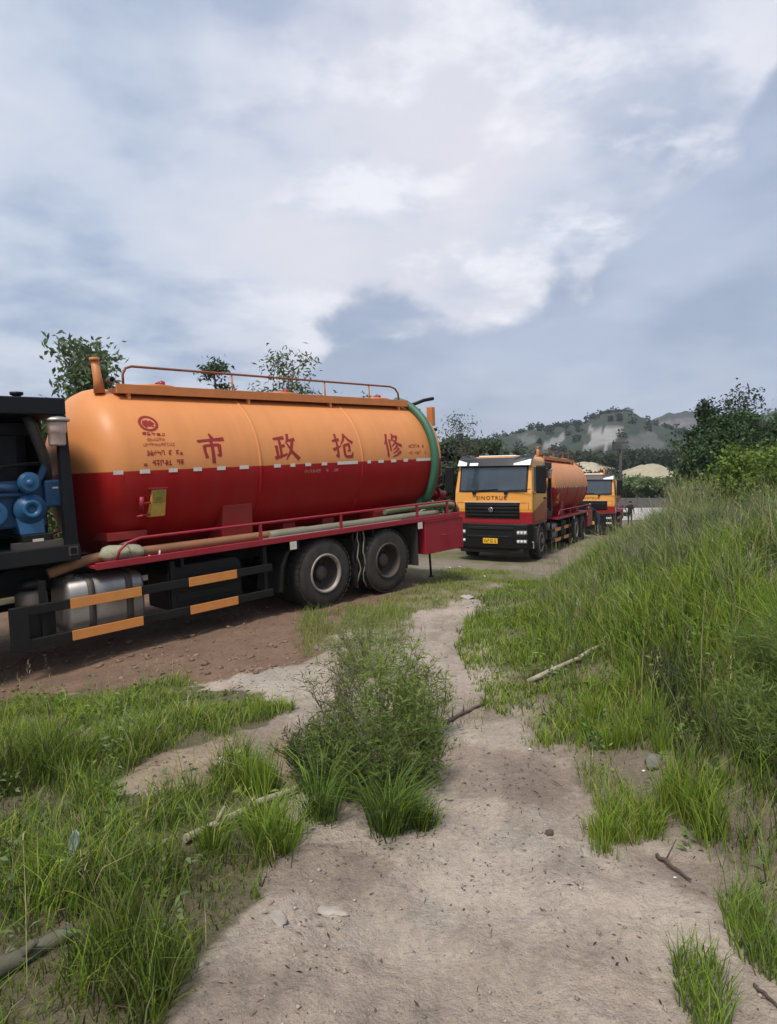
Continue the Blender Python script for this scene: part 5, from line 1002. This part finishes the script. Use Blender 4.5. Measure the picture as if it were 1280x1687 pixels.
# ------------------------------------------------------------------ people by the far lorry
def person(label, loc, rz, joints, edges, mats, hair_at, hold=None):
    """one continuous skinned body; joints: name -> (x, y, z, radius)"""
    names = list(joints); me = bpy.data.meshes.new('body'); me.from_pydata([joints[k][:3] for k in names], [(names.index(a), names.index(b)) for a, b in edges], []); me.update()
    o = bpy.data.objects.new('person', me); COL.objects.link(o); o.modifiers.new('skin', 'SKIN'); sk = me.skin_vertices[0].data
    for i, k in enumerate(names): r = joints[k][3]; sk[i].radius = (r, r); sk[i].use_root = (k == 'pelvis')
    ss = o.modifiers.new('sub', 'SUBSURF'); ss.levels = 2; ss.render_levels = 2; dg = bpy.context.evaluated_depsgraph_get(); ev = bpy.data.meshes.new_from_object(o.evaluated_get(dg)); bpy.data.objects.remove(o)
    ev.name = 'person'; ev.materials.clear()
    for m in mats: ev.materials.append(m)
    for p in ev.polygons:
        c = p.center; p.use_smooth = True; j = min(names, key=lambda k: (c - Vector(joints[k][:3])).length - joints[k][3]); p.material_index = 0 if j in ('head', 'crown', 'neck') or j.startswith('hand') or j.startswith('fing') else (2 if j in ('pelvis',) or j.startswith(('hip', 'knee', 'ankle')) else (3 if j.startswith('toe') else 1))
    ob = bpy.data.objects.new('person', ev); COL.objects.link(ob); ob.location = loc; ob.rotation_euler = (0, 0, rz); tag(ob, label, 'person')
    h = MB(); c = Vector(hair_at); h.lathe([(-.035, .098), (.02, .108), (.07, .092), (.105, .05), (.115, .01)], tuple(c), 2, 14); obj('hair', h, M_INK, ob); return ob
M_SKIN = mat('skin', (.42, .25, .17), .6); M_DARKCLOTH = mat('black_cloth', (.014, .014, .017), .9, var=.2, scale=15); M_NAVY = mat('navy_cloth', (.016, .02, .04), .9, var=.2, scale=15); M_SHOE = mat('dark_boot', (.02, .018, .016), .7)
def stand(bend=0.0, arms=((.30, .06, 1.02), (-.30, .06, 1.02)), elb=((.34, -.08, 1.18), (-.34, -.08, 1.18)), spread=.12):
    ca, sa = math.cos(bend), math.sin(bend); up = lambda x, y, z: (x, y * ca + (z - .95) * sa, .95 + (z - .95) * ca - y * sa)
    J = {'pelvis': (0, 0, .95, .15), 'waist': (*up(0, 0, 1.12), .135), 'chest': (*up(0, .0, 1.32), .16), 'neck': (*up(0, .01, 1.50), .06), 'head': (*up(0, .03, 1.60), .092), 'crown': (*up(0, .03, 1.68), .075)}
    E_ = [('pelvis', 'waist'), ('waist', 'chest'), ('chest', 'neck'), ('neck', 'head'), ('head', 'crown')]
    for s, k in ((1, 'L'), (-1, 'R')):
        i = 0 if s > 0 else 1; J.update({'shoulder' + k: (*up(s * .20, 0, 1.42), .075), 'elbow' + k: (*elb[i], .048), 'wrist' + k: (*arms[i], .036), 'hand' + k: (arms[i][0], arms[i][1] + .04, arms[i][2] - .09, .042), 'hip' + k: (s * .10, 0, .86, .105), 'knee' + k: (s * spread, .02, .48, .072), 'ankle' + k: (s * (spread + .01), -.01, .09, .05), 'toe' + k: (s * (spread + .03), .15, .045, .045)})
        E_ += [('chest', 'shoulder' + k), ('shoulder' + k, 'elbow' + k), ('elbow' + k, 'wrist' + k), ('wrist' + k, 'hand' + k), ('pelvis', 'hip' + k), ('hip' + k, 'knee' + k), ('knee' + k, 'ankle' + k), ('ankle' + k, 'toe' + k)]
        for f, (dx, dy, dz, r) in enumerate(((.03, .03, -.05, .009), (.015, .02, -.09, .009), (.0, .02, -.10, .009), (-.015, .02, -.09, .009), (-.028, .015, -.08, .008))): J['fing%s%d' % (k, f)] = (arms[i][0] + dx, arms[i][1] + .04 + dy, arms[i][2] - .09 + dz, r); E_.append(('hand' + k, 'fing%s%d' % (k, f)))
    return J, E_
J, E_ = stand(0.06, arms=((.36, .16, 1.10), (-.30, .05, .95)), elb=((.40, -.04, 1.20), (-.31, -.07, 1.16)))
pz = g1(17.8, 47); person('person in black standing on the track beyond the lorries', (17.8, 47, pz + .0), R(190), J, E_, [M_SKIN, M_DARKCLOTH, M_DARKCLOTH, M_SHOE], J['crown'][:3])
bg_ = MB(); bg_.box(-.17, .17, -.06, .06, -.16, .13); bg_.tube([(-.08, 0, .12), (-.06, 0, .2), (.06, 0, .2), (.08, 0, .12)], .012, 6); bag = obj('bag', bg_, M_DARKCLOTH, None, .02); bag.location = (17.8 - .40, 46.8, pz + .82); bag.rotation_euler = (0, 0, .3); tag(bag, 'small dark bag held by the person in black', 'bag')
J, E_ = stand(.75, arms=((.22, .62, 1.00), (-.20, .60, .92)), elb=((.28, .42, 1.08), (-.27, .40, 1.05)), spread=.16)
px_, py_ = (986 - CX) / F * 31.0, 31.0; pz = g1(px_, py_); person('person in dark overalls bending over in front of the farthest lorry', (px_, py_, pz), R(80), J, E_, [M_SKIN, M_DARKCLOTH, M_NAVY, M_SHOE], J['crown'][:3])

# ------------------------------------------------------------------ small things on the ground
def branch(name, label, a, b, r0, r1, m, seed, lift=.02, lift2=None, stubs=2, cat='branch'):
    rd = random.Random(seed); A = Vector(ground_at(*a)); B = Vector(ground_at(*b)); A.z += lift; B.z += lift if lift2 is None else lift2; mb = MB(); pts = []
    for i in range(9):
        t = i / 8; pts.append(A.lerp(B, t) + Vector((rd.gauss(0, 1), rd.gauss(0, 1), rd.gauss(0, .6))) * r0 * (.35 if r0 < .025 else .05))
    mb.tube(pts, [(r0 + (r1 - r0) * i / 8) * rd.uniform(.9, 1.1) for i in range(9)], 9); o = obj(name, mb, m); tag(o, label, cat)
    for k in range(stubs):
        q = pts[2 + 2 * k]; s = MB(); s.tube([q, q + Vector((rd.uniform(-.06, .06), rd.uniform(-.05, .05), rd.uniform(.03, .08)))], [r1 * .8, r1 * .4], 6); obj('stub', s, m, o)
    return o
M_PALEW = mat('pale_dead_wood', (.31, .27, .20), .85, var=.3, scale=9, bump=.4, bscale=30); M_GREYW = mat('grey_log', (.10, .095, .065), .9, var=.3, scale=8, bump=.5, bscale=24); M_DKW = mat('dark_twig', (.075, .055, .042), .9, var=.3)
branch('fallen_branch', 'pale dead branch lying across the grass on the bank', (868, 1130), (1032, 1056), .022, .012, M_PALEW, 1, .03, .06)
branch('wooden_stick', 'weathered stick at the edge of the left grass', (300, 1392), (500, 1302), .020, .016, M_PALEW, 2, .03)
branch('log', 'grey log lying in the grass at bottom left', (-60, 1640), (120, 1548), .034, .026, M_GREYW, 3, .03)
branch('dark_stick', 'dark stick at the path edge right of the weed clump', (722, 1200), (800, 1160), .014, .008, M_DKW, 4, .02)
branch('dark_stick', 'thin dark stick on the sand at right near the bank', (1083, 1412), (1138, 1455), .009, .005, M_DKW, 5, .012, None, 1)
branch('dark_stick', 'thin straight dark stick at the bottom right corner', (1240, 1625), (1290, 1670), .006, .004, M_DKW, 6, .01, None, 0)
branch('dark_stick', 'curved dark twig on the sand by the grass at bottom centre', (1110, 1625), (1150, 1690), .004, .003, M_DKW, 7, .01, None, 0)
def stone(label, u, v, sx, sy, sz, seed, colr):
    x, y, z = ground_at(u, v); n = 14; me = MB(); rd = np.random.default_rng(seed); me.lathe([(-1 + 2 * i / 8, max(.05, math.sqrt(max(0, 1 - (-1 + 2 * i / 8) ** 2)))) for i in range(9)], (0, 0, 0), 2, n)
    vs = np.array(me.v); f = .35 + 1.25 * fbm(vs[:, 0] * 3.4 + seed * 3.1 + vs[:, 2], vs[:, 1] * 1.6 + seed, 3); me.v = [tuple(p) for p in vs * f[:, None] * np.array([sx, sy, sz])]
    o = obj('stone', me, mat('stone_%d' % seed, colr, .9, var=.25, scale=14, bump=.4, bscale=40)); o.location = (x, y, z + sz * (.35 if sz > .01 else .0)); o.rotation_euler = (0, 0, rd.uniform(0, 6)); tag(o, label, 'stone', 'stones on the path')
for i, a in enumerate((('grey rounded stone beside the dark hollow at the bank foot', 1076, 1258, .07, .05, .04, (.17, .16, .14)), ('flat pale slab of stone in the sand at lower left centre', 545, 1502, .06, .035, .010, (.34, .295, .25)), ('flat grey stone in the sand beside the left grass', 455, 1508, .08, .03, .010, (.30, .26, .225)), ('flat pale stone on the right side of the sandy path', 965, 1402, .06, .02, .008, (.30, .255, .215)), ('small dark stone on the right half of the path', 905, 1374, .022, .02, .014, (.08, .065, .05)), ('pale stone at the foot of the left grass', 375, 1262, .08, .05, .03, (.42, .37, .3)), ('brown clod beside the weed clump', 470, 1240, .08, .06, .04, (.25, .16, .11)), ('flat broken concrete piece on the path beside the moss', 770, 985, .16, .1, .03, (.36, .33, .29)))): stone(a[0], a[1], a[2], a[3], a[4], a[5], 200 + i, a[6])
M_PAPER = mat('white_scrap', (.75, .74, .72), .7, var=.1)
for i, (u, v, s, lab) in enumerate(((738, 936, .16, 'white scrap of litter behind the near lorry locker'), (756, 934, .10, 'small white scrap right of the larger one'), (797, 950, .09, 'white scrap on the moss in front of the yellow cab'), (777, 999, .06, 'white scrap at the narrow part of the path'), (873, 1236, .022, 'tiny white scrap beside the short grass on the path'), (1060, 1272, .02, 'tiny white scrap by the dark hollow'), (1112, 1448, .014, 'tiny white scrap next to the thin dark stick'), (985, 1232, .02, 'tiny white scrap at the bank foot'))):
    x, y, z = ground_at(u, v); m = MB(); rd = random.Random(i); n = 7
    ring = [(s * .5 * rd.uniform(.6, 1.1) * math.cos(6.283 * k / n), s * .3 * rd.uniform(.6, 1.2) * math.sin(6.283 * k / n), s * rd.uniform(.0, .22)) for k in range(n)]
    m.add(ring + [(0, 0, s * .18)] + [(a, b, c - .003) for a, b, c in ring] + [(0, 0, s * .18 - .003)], [(k, (k + 1) % n, n) for k in range(n)] + [((k + 1) % n + n + 1, k + n + 1, 2 * n + 1) for k in range(n)] + [(k, k + n + 1, (k + 1) % n + n + 1, (k + 1) % n) for k in range(n)])
    o = obj('litter_scrap', m, M_PAPER); o.location = (x, y, z + .006); tag(o, lab, 'litter', 'scraps of litter')
def debris():
    """twig ends, dead leaves and grit strewn over the sand"""
    x, y = scatter(6500, -1.6, 2.2, 1.6, 6.5); z, u, v = with_px(x, y); dens = fbm(x * 2.5 + 60, y * 2.5, 3); k = ~inpoly(u, v, POLY_GRASS_L) & ~inpoly(u, v, POLY_BANK) & (RNG.random(len(x)) < np.clip((dens - .35) * 3.0, .03, 1)); x, y, z = x[k], y[k], z[k]; n = len(x)
    C = np.stack([x, y, z + .004], 1); a = RNG.uniform(0, 6.28, n); D = np.stack([np.cos(a), np.sin(a), RNG.uniform(-.05, .22, n)], 1); c = palette(n, [(.06, .045, .035), (.13, .10, .07), (.30, .25, .17), (.20, .16, .12)], [.45, .3, .1, .15]); l = RNG.lognormal(-4.15, .5, n)
    o = leaf_mesh('leaf_litter', C, D, l, np.minimum(l * .35, .008), c, M_GRASS); tag(o, 'dark twig ends and dead leaves strewn on the sandy path', None, None, 'stuff')
    x, y = scatter(9000, -3.5, 3.2, 1.5, 10); z, u, v = with_px(x, y); k = ~inpoly(u, v, POLY_GRASS_L) & ~inpoly(u, v, POLY_BANK) & (RNG.random(len(x)) < np.clip((fbm(x * 1.3 + 6, y * 1.3 + 60, 3) - .35) * 2.4, .05, 1)); x, y, z = x[k], y[k], z[k]; n = len(x); s = np.minimum(RNG.lognormal(-5.3, .45, n), .0095) * (1 + .12 * y)
    oc = np.array([(1, 0, 0), (-1, 0, 0), (0, 1, 0), (0, -1, 0), (0, 0, 1), (0, 0, -1)], float); fc = np.array([(0, 2, 4), (2, 1, 4), (1, 3, 4), (3, 0, 4), (2, 0, 5), (1, 2, 5), (3, 1, 5), (0, 3, 5)])
    V = (oc[None] * RNG.uniform(.6, 1.4, (n, 6, 1)) * s[:, None, None] * np.array([1, 1, .6]) + np.stack([x, y, z + s * .2], 1)[:, None]).reshape(-1, 3); Fc = (np.arange(n) * 6)[:, None, None] + fc[None]; red = inpoly(*to_px(x, y, z), POLY_RED)[:, None]
    c = np.where(red, np.array([.21, .125, .085]), np.array([.33, .28, .23])) * RNG.uniform(.55, 1.25, (n, 1)); o = obj('pebbles', np_mesh('pebbles', V, Fc.reshape(-1, 3), np.repeat(c, 6, 0), False), mat('pebble', (1, 1, 1), .9, var=.1, attr='Col')); tag(o, 'small pebbles and clods scattered on the bare soil', None, None, 'stuff')
debris()
def clods():
    x, y = scatter(900, -4.5, -.6, 5.0, 9.6); z, u, v = with_px(x, y); k = inpoly(u, v, POLY_RED) & (RNG.random(len(x)) < np.clip((fbm(x * 1.6, y * 1.6 + 11, 3) - .38) * 5, 0, 1)); x, y, z = x[k], y[k], z[k]; n = len(x); s = np.minimum(RNG.lognormal(-3.9, .45, n), .05)
    a = np.array([(math.cos(t) * math.cos(p), math.sin(t) * math.cos(p), math.sin(p)) for p in (-.5, .5) for t in np.arange(6) * math.pi / 3] + [(0, 0, 1), (0, 0, -1)]); f = [(i, (i + 1) % 6, 6 + (i + 1) % 6) for i in range(6)] + [(i, 6 + (i + 1) % 6, 6 + i) for i in range(6)] + [(6 + i, 6 + (i + 1) % 6, 12) for i in range(6)] + [((i + 1) % 6, i, 13) for i in range(6)]
    V = (a[None] * RNG.uniform(.6, 1.25, (n, 14, 1)) * s[:, None, None] * np.array([1, 1, .55]) + np.stack([x, y, z + s * .15], 1)[:, None]).reshape(-1, 3); F_ = ((np.arange(n) * 14)[:, None, None] + np.array(f)[None]).reshape(-1, 3); c = np.array([.19, .12, .082]) * RNG.uniform(.7, 1.3, (n, 1)); o = obj('soil_clods', np_mesh('soil_clods', V, F_, np.repeat(c, 14, 0)), MATS['pebble']); tag(o, 'brown soil clods beside the near lorry', None, None, 'stuff')
clods()
def pale_sheet():
    x, y, z = ground_at(135, 1440); n = 12; t = np.linspace(-1, 1, n); gx, gy = np.meshgrid(t, t); zz = .05 + .07 * fbm(gx * 1.5 + 3, gy * 1.5, 3) + .05 * gy; w = np.sqrt(np.clip(1 - (gy * .95) ** 2, .02, 1)); V = np.stack([gx * .035 * w, gy * .10, zz], -1).reshape(-1, 3); i = np.arange(n * n).reshape(n, n); o = obj('plastic_scrap', np_mesh('plastic_scrap', V, np.stack([i[:-1, :-1], i[:-1, 1:], i[1:, 1:], i[1:, :-1]], -1).reshape(-1, 4), None, True), mat('grey_green_plastic', (.20, .25, .22), .45, var=.25, scale=30)); o.location = (x, y, z + .05); o.rotation_euler = (.9, .2, -.5); so = o.modifiers.new('thickness', 'SOLIDIFY'); so.thickness = .002; tag(o, 'crumpled grey green plastic scrap caught in the left grass', 'litter')
pale_sheet()
def haze():
    b = MB(); b.box(-2200, 2200, -70, 1250, -14, 140); o = obj('haze', b, None); m = bpy.data.materials.new('haze_air'); m.use_nodes = True; nt = m.node_tree; nt.nodes.clear(); out = nt.nodes.new('ShaderNodeOutputMaterial'); pv = nt.nodes.new('ShaderNodeVolumePrincipled'); pv.inputs['Color'].default_value = (.80, .86, .95, 1); pv.inputs['Density'].default_value = 0.00035; pv.inputs['Anisotropy'].default_value = .2
    nt.links.new(pv.outputs[0], out.inputs['Volume']); o.data.materials.append(m); tag(o, 'thin grey air in front of the far hills', None, None, 'stuff')
haze()
